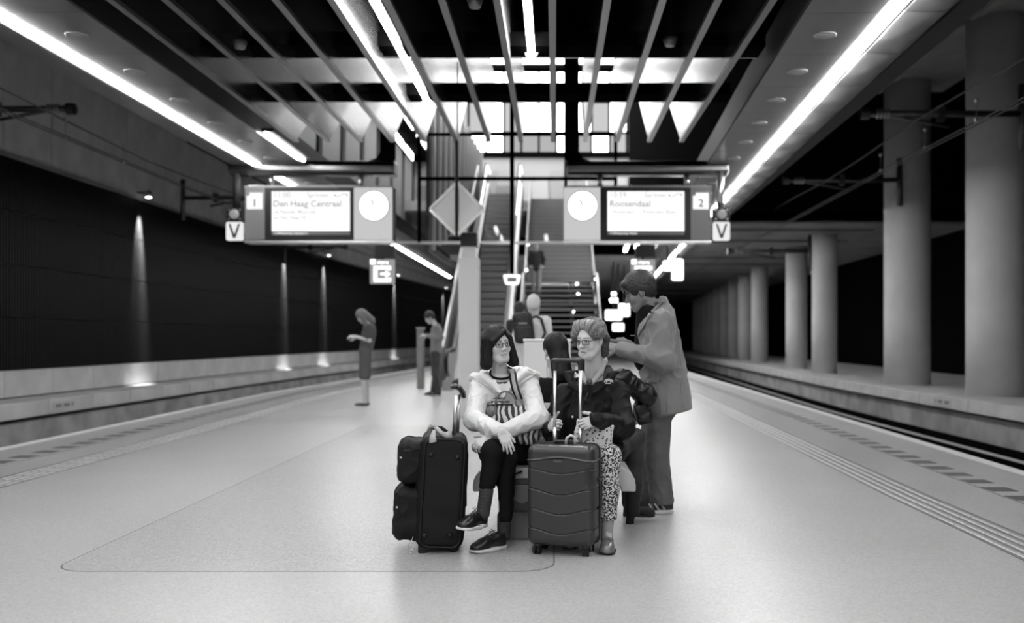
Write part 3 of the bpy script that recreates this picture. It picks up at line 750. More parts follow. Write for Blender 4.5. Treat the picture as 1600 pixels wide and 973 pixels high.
# ------------------------------------------------------------------ exit signs and lit signs further down the platform
def exit_sign(px0, px1, py0, py1, d, lab, hx=None):
    t = empty('exit_sign', W((px0 + px1) / 2, py1, d), lab, 'sign', 'lit exit signs')
    a, b = W(px0, py1, d), W(px1, py0, d); w, h = b[0] - a[0], b[2] - a[2]
    MB().box(a[0], b[0], d, d + .12, a[2], b[2]).build('light_box', emis('exit_box', .30), t, bevel=.01)
    E = emis('exit_white', 2.0)
    P = [(.16, .08), (.86, .08), (.86, .24), (.72, .24), (.72, .2), (.3, .2), (.3, .6), (.72, .6), (.72, .56), (.86, .56), (.86, .72), (.16, .72)]
    MB().prism([(a[0] + u * w, a[2] + v * h) for u, v in P], lambda u, v, w_: (u, w_, v), d - .012, d - .002).build('exit_mark', E, t)
    P = [(.44, .36), (.64, .36), (.64, .26), (.84, .4), (.64, .54), (.64, .44), (.44, .44)]
    MB().prism([(a[0] + u * w, a[2] + v * h) for u, v in P], lambda u, v, w_: (u, w_, v), d - .012, d - .002).build('arrow', E, t)
    MB().box(a[0] + .02 * w, a[0] + .22 * w, d - .012, d - .002, a[2] + .8 * h, b[2]).build('corner_mark', E, t)
    text_part('uitgang', h * .17, (a[0] + .28 * w, d - .006, a[2] + .83 * h), E, t, stretch=1.0)
    MB().box((a[0] + b[0]) / 2 - .3 * w, (a[0] + b[0]) / 2 + .5 * w, d + .02, d + .3, b[2] + .05, b[2] + .35).build('bracket', M_black_p, t)
    xm = hx if hx is not None else (a[0] + b[0]) / 2
    MB().tube([((a[0] + b[0]) / 2, d + .06, b[2] - .05), ((a[0] + b[0]) / 2, d + .06, b[2] + .5), (xm, d + .06, b[2] + .55), (xm, d + .06, ZS + .03)], .04, 8).build('hanger', M_black_p, t, True)
exit_sign(578, 616, 405, 443, 24.0, 'lit exit sign with arrow hanging beyond the track 1 display', -4.42)
exit_sign(986, 1024, 405, 443, 24.0, 'lit exit sign hanging just above the standing man\'s head', 3.1)
for (x0, x1, y0, y1, d, lab) in ((1050, 1068, 404, 438, 27, 'tall white lit sign hanging far down the right side'), (1036, 1051, 407, 423, 29, 'small square white lit sign left of the tall one'),
                                 (946, 972, 484, 500, 42, 'bright white lit box in the distance left of the standing man'), (966, 984, 474, 494, 44, 'bright round-edged lit sign beside the distant lit box'),
                                 (957, 975, 505, 517, 43, 'low white lit panel in the distance below the lit boxes')):
    a, b = W(x0, y1, d), W(x1, y0, d)
    t = empty('lit_sign', (a + b) / 2, lab, 'sign', 'distant lit signs')
    MB().box(a[0], b[0], d, d + .1, a[2], b[2]).build('light_box', emis('lit_sign', 2.6), t, bevel=.05)
    MB().box(a[0] - .02, b[0] + .02, d + .1, d + .16, a[2] - .02, b[2] + .02).build('back', M_black_p, t)
    MB().tube([((a[0] + b[0]) / 2, d + .1, b[2] - .02), ((a[0] + b[0]) / 2, d + .1, ZS + .03 if d < 40 else 4.52)], .03, 6).build('hanger', M_black_p, t, True)
# small round lamps far down the platform behind and beside the stairs
for i, (px, py, d, w_) in enumerate(((959, 459, 45, 'upper'), (956, 469, 45, 'lower left'), (963, 469, 45, 'lower right'), (895, 478, 46, 'left pair upper'), (894, 486, 46, 'left pair lower'),
                                     (918, 478, 48, 'single behind the stairs'))):
    p = W(px, py, d)
    b = MB().lathe([(.02, .05), (.09, .03), (.1, 0), (.08, -.03), (.02, -.05)], p, axis=(0, -1, 0), n=12)
    o = b.build('round_lamp', emis('far_lamp', 9.0), None, True, tuple(p)); o['label'] = 'tiny round lamp in the distance by the stairs, ' + w_; o['category'] = 'lamp'; o['group'] = 'distant round lamps'
    MB().tube([p + np.array([0, .04, 0]), np.array([p[0], p[1] + .04, 4.52])], .02, 5).build('stem', M_black_p, o)
# ceiling lights of the far middle ceiling, seen below the displays
for (px0, py0, px1, py1, lab) in ((982, 378, 977, 391, 'far ceiling light below the track 2 display, left'), (996, 378, 994, 387, 'far ceiling light below the track 2 display, right')):
    z = 4.45; d0 = (z - CAM_H) * F_PX / (VY - py0); d1 = (z - CAM_H) * F_PX / (VY - py1); a, b = W(px0, py0, d0), W(px1, py1, d1)
    t = empty('ceiling_lamp', a, lab, 'ceiling light', 'far ceiling lights')
    MB().tube([a, b], .06, 8).build('tube', E_strip, t, True)
    MB().tube([a + [0, 0, .1], b + [0, 0, .1]], .05, 6).build('holder', M_fascia, t, True)

for i, (y, x0, x1) in enumerate(((47.5, -.9, 1.2), (53.0, .1, 2.2), (60.0, -1.6, 1.4))):
    t = empty('ceiling_lamp', ((x0 + x1) / 2, y, 4.4), 'crosswise ceiling light far behind the stairs, %s from the camera' % ords[i], 'ceiling light', 'far ceiling lights')
    MB().tube([(x0, y, 4.42), (x1, y, 4.42)], .045, 8).build('tube', E_strip, t, True)
    MB().box(x0, x1, y - .05, y + .05, 4.46, 4.51).build('holder', M_fascia, t)

# ------------------------------------------------------------------ overhead lines
def wire(path, r, lab):
    o = MB().tube(path, r, 6).build('overhead_wire', M_wire, None, True); o['label'] = lab; o['category'] = 'wire'; o['group'] = 'overhead wires'
ysw = [2, 8, 14, 18, 22, 28, 36, 46, 60]
def XC(y): return (XL(y) + XW(y)) / 2 + .35
wire([(XC(y), y, 4.95 - .12 * math.sin((y - 14) * math.pi / 12) ** 2) for y in np.arange(2, 60, 3)], .014, 'upper carrying wire over the left track')
wire([(XC(y), y, 4.60) for y in ysw], .012, 'contact wire over the left track, left of its pair')
wire([(XC(y) + .1, y, 4.60) for y in ysw], .012, 'contact wire over the left track, right of its pair')
def XC2(y): return 6.15 + .018 * max(y - 18, 0)
wire([(XC2(y), y, 4.98 - .12 * math.sin((y - 16) * math.pi / 12) ** 2) for y in list(np.arange(2, 28, 3)) + [28.55]], .014, 'upper carrying wire over the right track')
wire([(XC2(y), y, 4.42) for y in ysw], .012, 'contact wire over the right track, left of its pair')
wire([(XC2(y) + .1, y, 4.42) for y in ysw], .012, 'contact wire over the right track, right of its pair')
for f, z, side, yy in ((XC, 4.6, 'left', (16.6, 18.9, 21.0, 23.8)), (XC2, 4.42, 'right', (14.5, 16.5, 18.8))):
    for i, y in enumerate(yy):
        t = empty('wire_dropper', (f(y), y, z), 'small dropper clip on the %s overhead wire, %s from the camera' % (side, ords[i]), 'dropper', 'wire droppers')
        MB().tube([(f(y), y, z), (f(y), y, z + .33)], .008, 5).build('link', M_steel, t)
        for zz in (0.02, .31): MB().lathe([(.02, -.03), (.035, 0), (.02, .03)], (f(y), y, z + zz), n=8).build('clip', M_steel, t)
def bracket(x0, x1, y, z, lab, s):
    t = empty('cantilever_bracket', (x1, y, z), lab, 'bracket', 'overhead line brackets')
    MB().tube([(x0, y, z), (x1, y, z)], .055, 10).build('arm', M_rail, t, True)
    MB().tube([(x0 + s * .5, y, z - .04), (x0 + s * 1.5, y, z - .22)], .03, 8).build('steady_arm', M_rail, t, True)
    MB().lathe([(.10, -.02), (.10, .12)], (x0, y, z), axis=(s, 0, 0), n=12).build('insulator_cap', M_rail, t)
    for k in range(4): MB().lathe([(.06, 0), (.095, .02), (.06, .04)], (x0 + s * (.25 + .06 * k), y, z), axis=(s, 0, 0), n=12).build('insulator_disc', M_mgrey, t, True)
    MB().box(x0 + s * 1.35 - .06, x0 + s * 1.35 + .06, y - .07, y + .07, z - .12, z + .12).build('clamp', M_rail, t)
    MB().tube([(x1, y, z + .5), (x1, y, z - .6)], .07, 8).build('upright', M_rail, t, True)
bracket(5.25, 8.0, 17.0, 5.10, 'overhead line bracket reaching left from the nearest tall column', 1)
bracket(5.35, 8.05, 23.2, 4.95, 'overhead line bracket reaching left from the second tall column', 1)
bracket(5.5, 8.1, 31.5, 4.02, 'overhead line bracket under the low concrete slab', 1)
bracket(-8.35, -10.3, 17.3, 5.25, 'overhead line bracket on the left wall nearest the camera', -1)
bracket(-7.9, -10.15, 27.2, 5.1, 'overhead line bracket on the left wall beside the first wall lamp', -1)
bracket(-7.6, -9.9, 36.5, 4.6, 'overhead line bracket on the left wall below the track 1 display', -1)

# ------------------------------------------------------------------ wall washers on the black cladding
for i, y in enumerate((25.0, 37.3, 42.6, 56.0, 70.0)):
    x = XW(y) + .26
    t = empty('wall_lamp', (x, y, 4.86), 'small lamp washing the black left wall, %s from the camera' % ords[i], 'lamp', 'wall washers')
    MB().lathe([(.05, 0), (.085, .02), (.085, .16), (.05, .18)], (x, y, 4.80), n=14).build('housing', M_steel, t, True)
    MB().box(x - .34, x, y - .03, y + .03, 4.90, 4.94).build('arm', M_rail, t)
    MB().lathe([(.07, 0), (.07, .006)], (x, y, 4.793), n=14).build('lens', emis('washer_lens', 12), t)
    ld = bpy.data.lights.new('washer_beam', 'SPOT'); ld.energy = L_SPOT; ld.spot_size = math.radians(32); ld.spot_blend = .8; ld.shadow_soft_size = .04
    lo = bpy.data.objects.new('washer_beam', ld); COL.objects.link(lo); lo.parent = t; lo.location = (0, 0, -.08)
    lo.rotation_euler = (0, math.radians(14), 0)
y = 47.0; x = XG(y) + 3.9
t = empty('wall_lamp', (x, y, 4.4), 'small lamp washing the dark wall behind the right columns', 'lamp', 'wall washers')
MB().lathe([(.05, 0), (.085, .02), (.085, .16), (.05, .18)], (x, y, 4.3), n=14).build('housing', M_steel, t, True)
MB().box(x, x + .32, y - .03, y + .03, 4.42, 4.46).build('arm', M_rail, t)
ld = bpy.data.lights.new('washer_beam', 'SPOT'); ld.energy = L_SPOT; ld.spot_size = math.radians(14); ld.spot_blend = .7
lo = bpy.data.objects.new('washer_beam', ld); COL.objects.link(lo); lo.parent = t; lo.location = (0, 0, -.12); lo.rotation_euler = (0, math.radians(-8), 0)

# small notice plates on the ledges ("do not cross" lettering)
for (c, nrm, lab) in (((XW(19.6) + .856, 19.6, -.045), 1, 'small pale notice plate on the left ledge'), ((XG(19.0) - .006, 19.0, .055), -1, 'small pale notice plate on the right ledge')):
    t = empty('notice_plate', c, lab, 'plate', 'ledge notices')
    MB().box(c[0] - .004, c[0] + .004, c[1] - .45, c[1] + .45, c[2] - .08, c[2] + .08).build('plate', M_lgrey, t)
    for k in range(9):
        if k % 4 == 3: continue
        MB().box(c[0] + nrm * .004, c[0] + nrm * .007, c[1] - .36 + .08 * k, c[1] - .31 + .08 * k, c[2] - .03, c[2] + .03).build('lettering', M_dark_mark, t)

# ------------------------------------------------------------------ implicit surfaces: organic shapes are blended from round cones and ellipsoids
def A(*v): return np.array(v, float)
def dcap(P, a, b, ra, rb, ax=None, ratio=1.0):
    a = np.asarray(a, np.float32); b = np.asarray(b, np.float32); ab = b - a; L2 = float(ab @ ab) + 1e-12
    q = P - a; t = np.clip((q @ ab) / L2, 0, 1)
    q = q - t[:, None] * ab; d2 = np.einsum('ij,ij->i', q, q)
    if ax is not None:
        c = q @ np.asarray(ax, np.float32); d2 = d2 - c * c + (c / ratio) ** 2
    return np.sqrt(np.maximum(d2, 0)) - (ra + (rb - ra) * t)
def dell(P, c, r, R=None):
    q = P - np.asarray(c, np.float32)
    if R is not None: q = q @ np.asarray(R, np.float32)
    r = np.asarray(r, np.float32); k0 = np.linalg.norm(q / r, axis=1); k1 = np.linalg.norm(q / (r * r), axis=1)
    return k0 * (k0 - 1) / np.maximum(k1, 1e-6)
def dbox(P, c, h, r=0.0, R=None):
    q = P - np.asarray(c, np.float32)
    if R is not None: q = q @ np.asarray(R, np.float32)
    q = np.abs(q) - (np.asarray(h, np.float32) - r)
    return np.linalg.norm(np.maximum(q, 0), axis=1) + np.minimum(q.max(1), 0) - r
def smin(a, b, k):
    h = np.maximum(k - np.abs(a - b), 0) / k; return np.minimum(a, b) - h * h * k * .25
def smax(a, b, k): return -smin(-a, -b, k)
def caps(P, lst, k):
    d = None
    for c in lst:
        e = dcap(P, *c); d = e if d is None else smin(d, e, k)
    return d
_rng = np.random.RandomState(7)
_KV = [(_rng.normal(size=(9, 3)), _rng.uniform(0, 6.28, 9)) for _ in range(8)]
def wob(P, wl, seed=0):
    """smooth pseudo-noise in about -1..1 with wavelength wl"""
    K, ph = _KV[seed % 8]; s = 0
    for i in range(9):
        s = s + np.sin(P @ (unit(K[i]) * (2 * math.pi / wl * (.7 + .08 * i))).astype(np.float32) + ph[i])
    return s / 4.0
def folds(P, wl, seed=0):
    """sharp-crested cloth folds, 0..1"""
    return 1 - np.abs(np.tanh(1.6 * wob(P + .25 * wl * wob(P, wl * 2.2, seed + 1)[:, None], wl, seed)))

def nets(f, lo, hi, h):
    """naive surface nets of f over a box; only blocks near the surface are evaluated finely"""
    lo = np.asarray(lo, float); B = 4
    nb = np.maximum(np.ceil((np.asarray(hi) - lo) / (h * B)).astype(int), 1) ; n = nb * B + 1
    cx = [lo[i] + (np.arange(nb[i]) + .5) * B * h for i in range(3)]
    C = np.stack(np.meshgrid(*cx, indexing='ij'), -1).reshape(-1, 3).astype(np.float32)
    dc = f(C); act = np.abs(dc) < h * B * 2.0
    v = np.repeat(np.repeat(np.repeat(dc.reshape(nb), B, 0), B, 1), B, 2)
    v = np.pad(v, ((0, 1), (0, 1), (0, 1)), mode='edge').astype(np.float32)
    bi = np.argwhere(act.reshape(nb)) * B
    off = np.stack(np.meshgrid(*[np.arange(B + 1)] * 3, indexing='ij'), -1).reshape(-1, 3)
    if len(bi) == 0: return np.zeros((0, 3)), np.zeros((0, 4), np.int32)
    m = np.zeros(n, bool); I = (bi[:, None, :] + off[None]).reshape(-1, 3); m[I[:, 0], I[:, 1], I[:, 2]] = True
    I = np.argwhere(m); v[m] = f((lo + I * h).astype(np.float32))
    for ax in range(3):   # close at the border
        sl = [slice(None)] * 3
        for e in (0, -1):
            sl[ax] = e; v[tuple(sl)] = np.maximum(v[tuple(sl)], h * .5)
    s = v < 0
    cnt = sum(s[a:n[0] - 1 + a, b:n[1] - 1 + b, c:n[2] - 1 + c].astype(np.int8) for a in (0, 1) for b in (0, 1) for c in (0, 1))
    cell = (cnt > 0) & (cnt < 8); ids = np.full(cell.shape, -1, np.int64); I = np.argwhere(cell); ids[cell] = np.arange(len(I))
    cv = {(a, b, c): v[I[:, 0] + a, I[:, 1] + b, I[:, 2] + c] for a in (0, 1) for b in (0, 1) for c in (0, 1)}
    acc = np.zeros((len(I), 3)); k = np.zeros(len(I))
    for p in cv:
        for ax in range(3):
            if p[ax]: continue
            q = list(p); q[ax] = 1; q = tuple(q); a, b = cv[p], cv[q]; x = (a < 0) != (b < 0)
            t = np.where(x, a / np.where(x, a - b, 1), 0); pt = np.repeat(np.array(p, float)[None], len(I), 0); pt[:, ax] = t
            acc[x] += pt[x]; k += x
    V = lo + (I + acc / np.maximum(k, 1)[:, None]) * h
    Fs = []
    for ax in range(3):
        u, w = (ax + 1) % 3, (ax + 2) % 3
        sl0 = [slice(None)] * 3; sl1 = [slice(None)] * 3; sl0[ax] = slice(0, n[ax] - 1); sl1[ax] = slice(1, n[ax])
        e = s[tuple(sl0)] != s[tuple(sl1)]; E = np.argwhere(e)
        E = E[(E[:, u] > 0) & (E[:, w] > 0) & (E[:, u] < n[u] - 1) & (E[:, w] < n[w] - 1)]
        du = np.zeros(3, int); du[u] = 1; dw = np.zeros(3, int); dw[w] = 1
        g = lambda X: ids[X[:, 0], X[:, 1], X[:, 2]]
        q = np.stack([g(E - du - dw), g(E - dw), g(E), g(E - du)], 1)
        inside = s[E[:, 0], E[:, 1], E[:, 2]]
        q[~inside] = q[~inside][:, ::-1]; Fs.append(q)
    F = np.concatenate(Fs).astype(np.int32); F = F[(F >= 0).all(1)]
    return V, F

def relax(V, F, it):
    for _ in range(it):
        acc = np.zeros_like(V); k = np.zeros(len(V))
        for a, b in ((0, 1), (1, 2), (2, 3), (3, 0)):
            np.add.at(acc, F[:, a], V[F[:, b]]); np.add.at(acc, F[:, b], V[F[:, a]]); np.add.at(k, F[:, a], 1); np.add.at(k, F[:, b], 1)
        V = V * .5 + .5 * acc / np.maximum(k, 1)[:, None]
    return V

def soft(name, f, lo, hi, h, mat_, parent=None, tone=None, loc=None, it=1, extra=None, **tags):
    V, F = nets(f, lo, hi, h); V = relax(V, F, it)
    T = None if tone is None else tone(V.astype(np.float32))
    if extra is not None:
        for (V2, F2, T2) in extra:
            F = np.concatenate([F, F2 + len(V)]); V = np.concatenate([V, V2])
            if T is not None: T = np.concatenate([T, T2])
    o = mesh_obj(name, V, F, mat_, parent, True, loc, **tags)
    if T is not None:
        at = o.data.attributes.new('tone', 'FLOAT', 'POINT'); at.data.foreach_set('value', np.asarray(T, np.float32))
    return o

def drape(f, pix, d0, d1, off=.003):
    """points on the surface f along photograph lines of sight, for seams and trims"""
    out = []
    for px, py in pix:
        ds = np.linspace(d0, d1, 260); P = np.stack([W(px, py, d) for d in ds]).astype(np.float32); v = f(P)
        i = np.argmax(v < 0)
        if v.min() >= 0: i = int(np.argmin(v))
        out.append(W(px, py, ds[i] - off))
    return out
def onto(f, p, it=4, off=.0):
    """pull points onto the surface f"""
    p = np.array(p, np.float32)
    for _ in range(it):
        v = f(p) - off; g = np.stack([f(p + np.eye(3, dtype=np.float32)[i] * .002) - f(p - np.eye(3, dtype=np.float32)[i] * .002) for i in range(3)], 1)
        g /= np.maximum(np.linalg.norm(g, axis=1), 1e-6)[:, None]; p = p - (v[:, None] * g * .9).astype(np.float32)
    return p
def patch(f, quad, d0, d1, th, mat_, parent, nm, n=7):
    """a thin cloth patch draped on f inside a four-cornered outline"""
    q = np.array(quad, float); pix = [((q[0] * (1 - u) + q[1] * u) * (1 - v) + (q[3] * (1 - u) + q[2] * u) * v) for v in np.linspace(0, 1, n) for u in np.linspace(0, 1, n)]
    V = drape(f, pix, d0, d1, th); F = [(j * n + i, j * n + i + 1, (j + 1) * n + i + 1, (j + 1) * n + i) for j in range(n - 1) for i in range(n - 1)]
    o = mesh_obj(nm, V, F, mat_, parent, True); so = o.modifiers.new('t', 'SOLIDIFY'); so.thickness = th * 1.2; so.offset = 1 if False else 0; return o

def bounds(pts, pad):
    P = np.array(pts, float); return P.min(0) - pad, P.max(0) + pad

# ------------------------------------------------------------------ heads
class Head:
    """local axes: x to the viewer's right when the face looks at the camera, -y forward, z up; origin at head centre"""
    def __init__(s, c, yaw=0, pitch=0, roll=0, sc=1.0, fem=True, old=False):
        s.c = np.array(c, float); s.R = rotz(math.radians(yaw)) @ rotx(math.radians(pitch)) @ roty(math.radians(roll)); s.sc = sc; s.fem = fem; s.old = old
    def loc(s, P): return ((P - s.c.astype(np.float32)) @ s.R.astype(np.float32)) / s.sc
    def w(s, p): return s.c + s.R @ (np.asarray(p, float) * s.sc)
    def skull(s, P):
        j = .0 if s.fem else .006
        d = dell(P, A(0, .018, .030), A(.074, .096, .084))
        d = smin(d, dell(P, A(0, -.030, -.040), A(.058 + j, .060, .078)), .03)
        d = smin(d, dcap(P, A(-.020 - j, -.058, -.098), A(.020 + j, -.058, -.098), .024, .024), .03)
        d = smin(d, dcap(P, A(-.052 - j, .0, -.06), A(-.022, -.05, -.095), .02, .02), .025)
        d = smin(d, dcap(P, A(.052 + j, .0, -.06), A(.022, -.05, -.095), .02, .02), .025)
        for sx_ in (-1, 1):
            d = smin(d, dell(P, A(sx_ * .036, -.062, -.032), A(.024, .022, .024)), .02)
        bw = .009 if s.fem else .013
        d = smin(d, dcap(P, A(-.036, -.074, .022), A(.036, -.074, .022), bw, bw), .02)
        return d
    def face(s, P):
        """P in local units"""
        d = s.skull(P)
        for sx_ in (-1, 1):
            d = smax(d, -dell(P, A(sx_ * .032, -.098, .002), A(.020, .020, .013)), .014)
            d = smin(d, dell(P, A(sx_ * .031, -.074, .001), A(.0165, .0145, .0125)), .004)
            up = .0075
            d = smin(d, dcap(P, A(sx_ * .017, -.0855, .001 + up * .6), A(sx_ * .031, -.0885, .001 + up), .0032, .0034), .004)
            d = smin(d, dcap(P, A(sx_ * .031, -.0885, .001 + up), A(sx_ * .046, -.078, .000 + up * .3), .0034, .003), .004)
            d = smin(d, dcap(P, A(sx_ * .019, -.0855, -.0085), A(sx_ * .043, -.080, -.009), .003, .003), .006)
            e = dell(P, A(sx_ * .077, .008, -.012), A(.010, .020, .032), roty(sx_ * .15))
            e = smax(e, -dell(P, A(sx_ * .086, .004, -.010), A(.008, .011, .018)), .006)
            d = smin(d, e, .008)
        d = smin(d, dcap(P, A(0, -.084, .010), A(0, -.102 if s.fem and not s.old else -.107, -.029), .0065, .0100 if s.fem and not s.old else .0118), .012)
        for sx_ in (-1, 1):
            d = smin(d, dell(P, A(sx_ * .0115, -.097, -.034), A(.008, .010, .0075)), .006)
            d = smax(d, -dell(P, A(sx_ * .006, -.103, -.044), A(.004, .005, .004)), .003)
        m = .002 if s.fem else 0.0
        d = smin(d, dell(P, A(0, -.084, -.064), A(.024, .0105, .0075 + m)), .006)
        d = smin(d, dell(P, A(0, -.083, -.078), A(.020, .0105, .008 + m)), .006)
        dn = .0065 if s.old else .003
        for sx_ in (-1, 1): d = smax(d, -dcap(P, A(0, -.092, -.0705), A(sx_ * .024, -.084, -.0715 - dn), .0034, .0032), .003)
        d = smin(d, dell(P, A(0, -.074, -.104), A(.018, .014, .014)), .015)
        if s.old:
            for sx_ in (-1, 1):   # folds from the nose to the mouth corners, and jowls
                d = smax(d, -dcap(P, A(sx_ * .020, -.088, -.038), A(sx_ * .031, -.078, -.074), .0035, .003), .006)
                d = smin(d, dell(P, A(sx_ * .036, -.050, -.088), A(.020, .024, .020)), .02)
        return d
    def tone(s, P):
        L = s.loc(P); t = np.ones(len(P), np.float32)
        fr = L[:, 1] < -.05
        lip = np.minimum(dell(L, A(0, -.088, -.064), A(.023, .014, .0065)), dell(L, A(0, -.087, -.078), A(.019, .014, .008)))
        t = np.where(fr & (lip < .001), .84 if s.old else (.74 if s.fem else .8), t)
        dn = .0065 if s.old else .003
        for sx_ in (-1, 1): t = np.where(fr & (dcap(L, A(0, -.092, -.0705), A(sx_ * .024, -.085, -.0715 - dn), .0030, .0026) < 0), .48, t)
        for sx_ in (-1, 1):
            br = np.minimum(dcap(L, A(sx_ * .016, -.088, .022), A(sx_ * .034, -.088, .028), .0042, .0040), dcap(L, A(sx_ * .034, -.088, .028), A(sx_ * .052, -.074, .021), .0040, .0025))
            t = np.where((br < .002) & fr, .28 if not s.old else .62, t)
            lash = dcap(L, A(sx_ * .017, -.088, .0045), A(sx_ * .032, -.092, .0075), .0028, .0028)
            lash = np.minimum(lash, dcap(L, A(sx_ * .032, -.092, .0075), A(sx_ * .047, -.080, .003), .0028, .0028))
            t = np.where((lash < .001) & fr, .35, t)
            ir = dell(L, A(sx_ * .031, -.089, .0005), A(.0062, .010, .0075)); t = np.where(ir < 0, .10, t)
            wh = dell(L, A(sx_ * .031, -.086, .0000), A(.0125, .012, .0062)); t = np.where((wh < 0) & (ir >= 0), 1.25, t)
            t = np.where(dell(L, A(sx_ * .006, -.103, -.043), A(.0045, .006, .0045)) < 0, .35, t)
        return t
    def f(s, neck_to=None, neck_r=.052):
        def g(P):
            L = s.loc(P); d = s.face(L) * s.sc
            if neck_to is not None:
                n = dcap(P, s.w((0, .028, -.07)), np.asarray(neck_to, float), neck_r * s.sc, neck_r * 1.08 * s.sc)
                d = smin(d, n, .02)
            return d
        return g

def glasses(h, parent, w=.047, hh=.032, th=.0020, mat_=None, z=.000, shape=.010, up=0.0, lens=True):
    m_ = mat_ or M_black_p
    g = bpy.data.objects.new('glasses', None); g.empty_display_size = .05; add_obj(g, parent)
    for sx_ in (-1, 1):
        P = rrect(w, hh, shape, 4)
        pts = [h.w((sx_ * .033 + u, -.103 + .35 * max(0, sx_ * u) ** 1.0 * .5, z + v + up)) for u, v in P]
        MB().tube(pts, th * h.sc, 6, closed=True).build('rim', m_, g, True)
        if lens: mesh_obj('lens', pts, [tuple(range(len(pts)))], M_lens, g)
        MB().tube([h.w((sx_ * (.033 + w / 2), -.098, z + .008 + up)), h.w((sx_ * .073, -.085, z + .010 + up)), h.w((sx_ * .080, .0, z + .008 + up)), h.w((sx_ * .080, .02, z - .005 + up))], th * 1.1 * h.sc, 6).build('temple', m_, g, True)
    MB().tube([h.w((-.0105, -.103, z + .004 + up)), h.w((0, -.107, z + .007 + up)), h.w((.0105, -.103, z + .004 + up))], th * h.sc, 6).build('bridge', m_, g, True)
    return g

# ------------------------------------------------------------------ hands
def hand(w, f, n, thumb, curl=(.35, .4, .45, .5), tc=.4, sc=1.0, spread=.10, curl2=None, tdir=None, arm=None):
    """w wrist, f towards the fingers, n out of the back of the hand, thumb +1/-1 side; returns a distance function and its bounds"""
    f = unit(f); n = unit(np.asarray(n, float) - f * (np.asarray(n, float) @ f)); s = np.cross(f, n) * thumb
    w = np.array(w, float); palm = []; fing = []; back = -f if arm is None else unit(np.asarray(arm, float) - w)
    base = [(.028, .088), (.009, .092), (-.010, .088), (-.027, .080)]; lens = [(.040, .024, .020), (.044, .028, .021), (.041, .026, .020), (.032, .020, .018)]
    pts = [w]
    for i in range(4):
        bx_, by_ = base[i]; b = w + (s * bx_ + f * by_) * sc
        palm.append((w + (s * bx_ * .62) * sc - n * .002, b - n * .003 * sc, .0165 * sc, .0125 * sc))
        a = curl[i]; p = b; dirv = unit(f + s * spread * (1.5 - i) * .6); c2 = (curl2[i] if curl2 else a * 1.1)
        ang = 0; chain = []
        for j in range(3):
            ang += a if j == 0 else (c2 if j == 1 else c2 * .7)
            dd_ = unit(dirv * math.cos(ang) - n * math.sin(ang)); q = p + dd_ * lens[i][j] * sc
            r0 = (.0095 - .0008 * j) * sc * (1 if i < 3 else .88); chain.append((p, q, r0, r0 * .92)); p = q; pts.append(q)
        fing.append(chain)
    tb = w + (f * .022 + s * .026 - n * .006) * sc
    td = unit(f * .55 + s * .75 - n * .25) if tdir is None else unit(f * tdir[0] + s * tdir[1] + n * tdir[2])
    q1 = tb + td * .042 * sc; td2 = unit(td + f * tc - n * tc * .5); q2 = q1 + td2 * .032 * sc; q3 = q2 + unit(td2 + f * tc * .6 - n * tc * .4) * .024 * sc
    thumbc = [(tb, q1, .0150 * sc, .0115 * sc), (q1, q2, .0108 * sc, .0098 * sc), (q2, q3, .0098 * sc, .0082 * sc)]; pts += [q1, q2, q3]
    def g(P):
        d = caps(P, palm, .012 * sc)
        d = smin(d, caps(P, thumbc, .008 * sc), .012 * sc)
        for ch in fing: d = smin(d, caps(P, ch, .003 * sc), .005 * sc)
        d = smin(d, dcap(P, w + back * .06, w + f * .01, .027 * sc, .024 * sc, s, 1.18), .015 * sc)
        return d
    lo, hi = bounds(pts + [w + back * .06], .035)
    return g, lo, hi

def hand_mesh(*a, h=.0032, **k):
    g, lo, hi = hand(*a, **k); V, F = nets(g, lo, hi, h); V = relax(V, F, 1)
    return V, F, np.ones(len(V), np.float32)

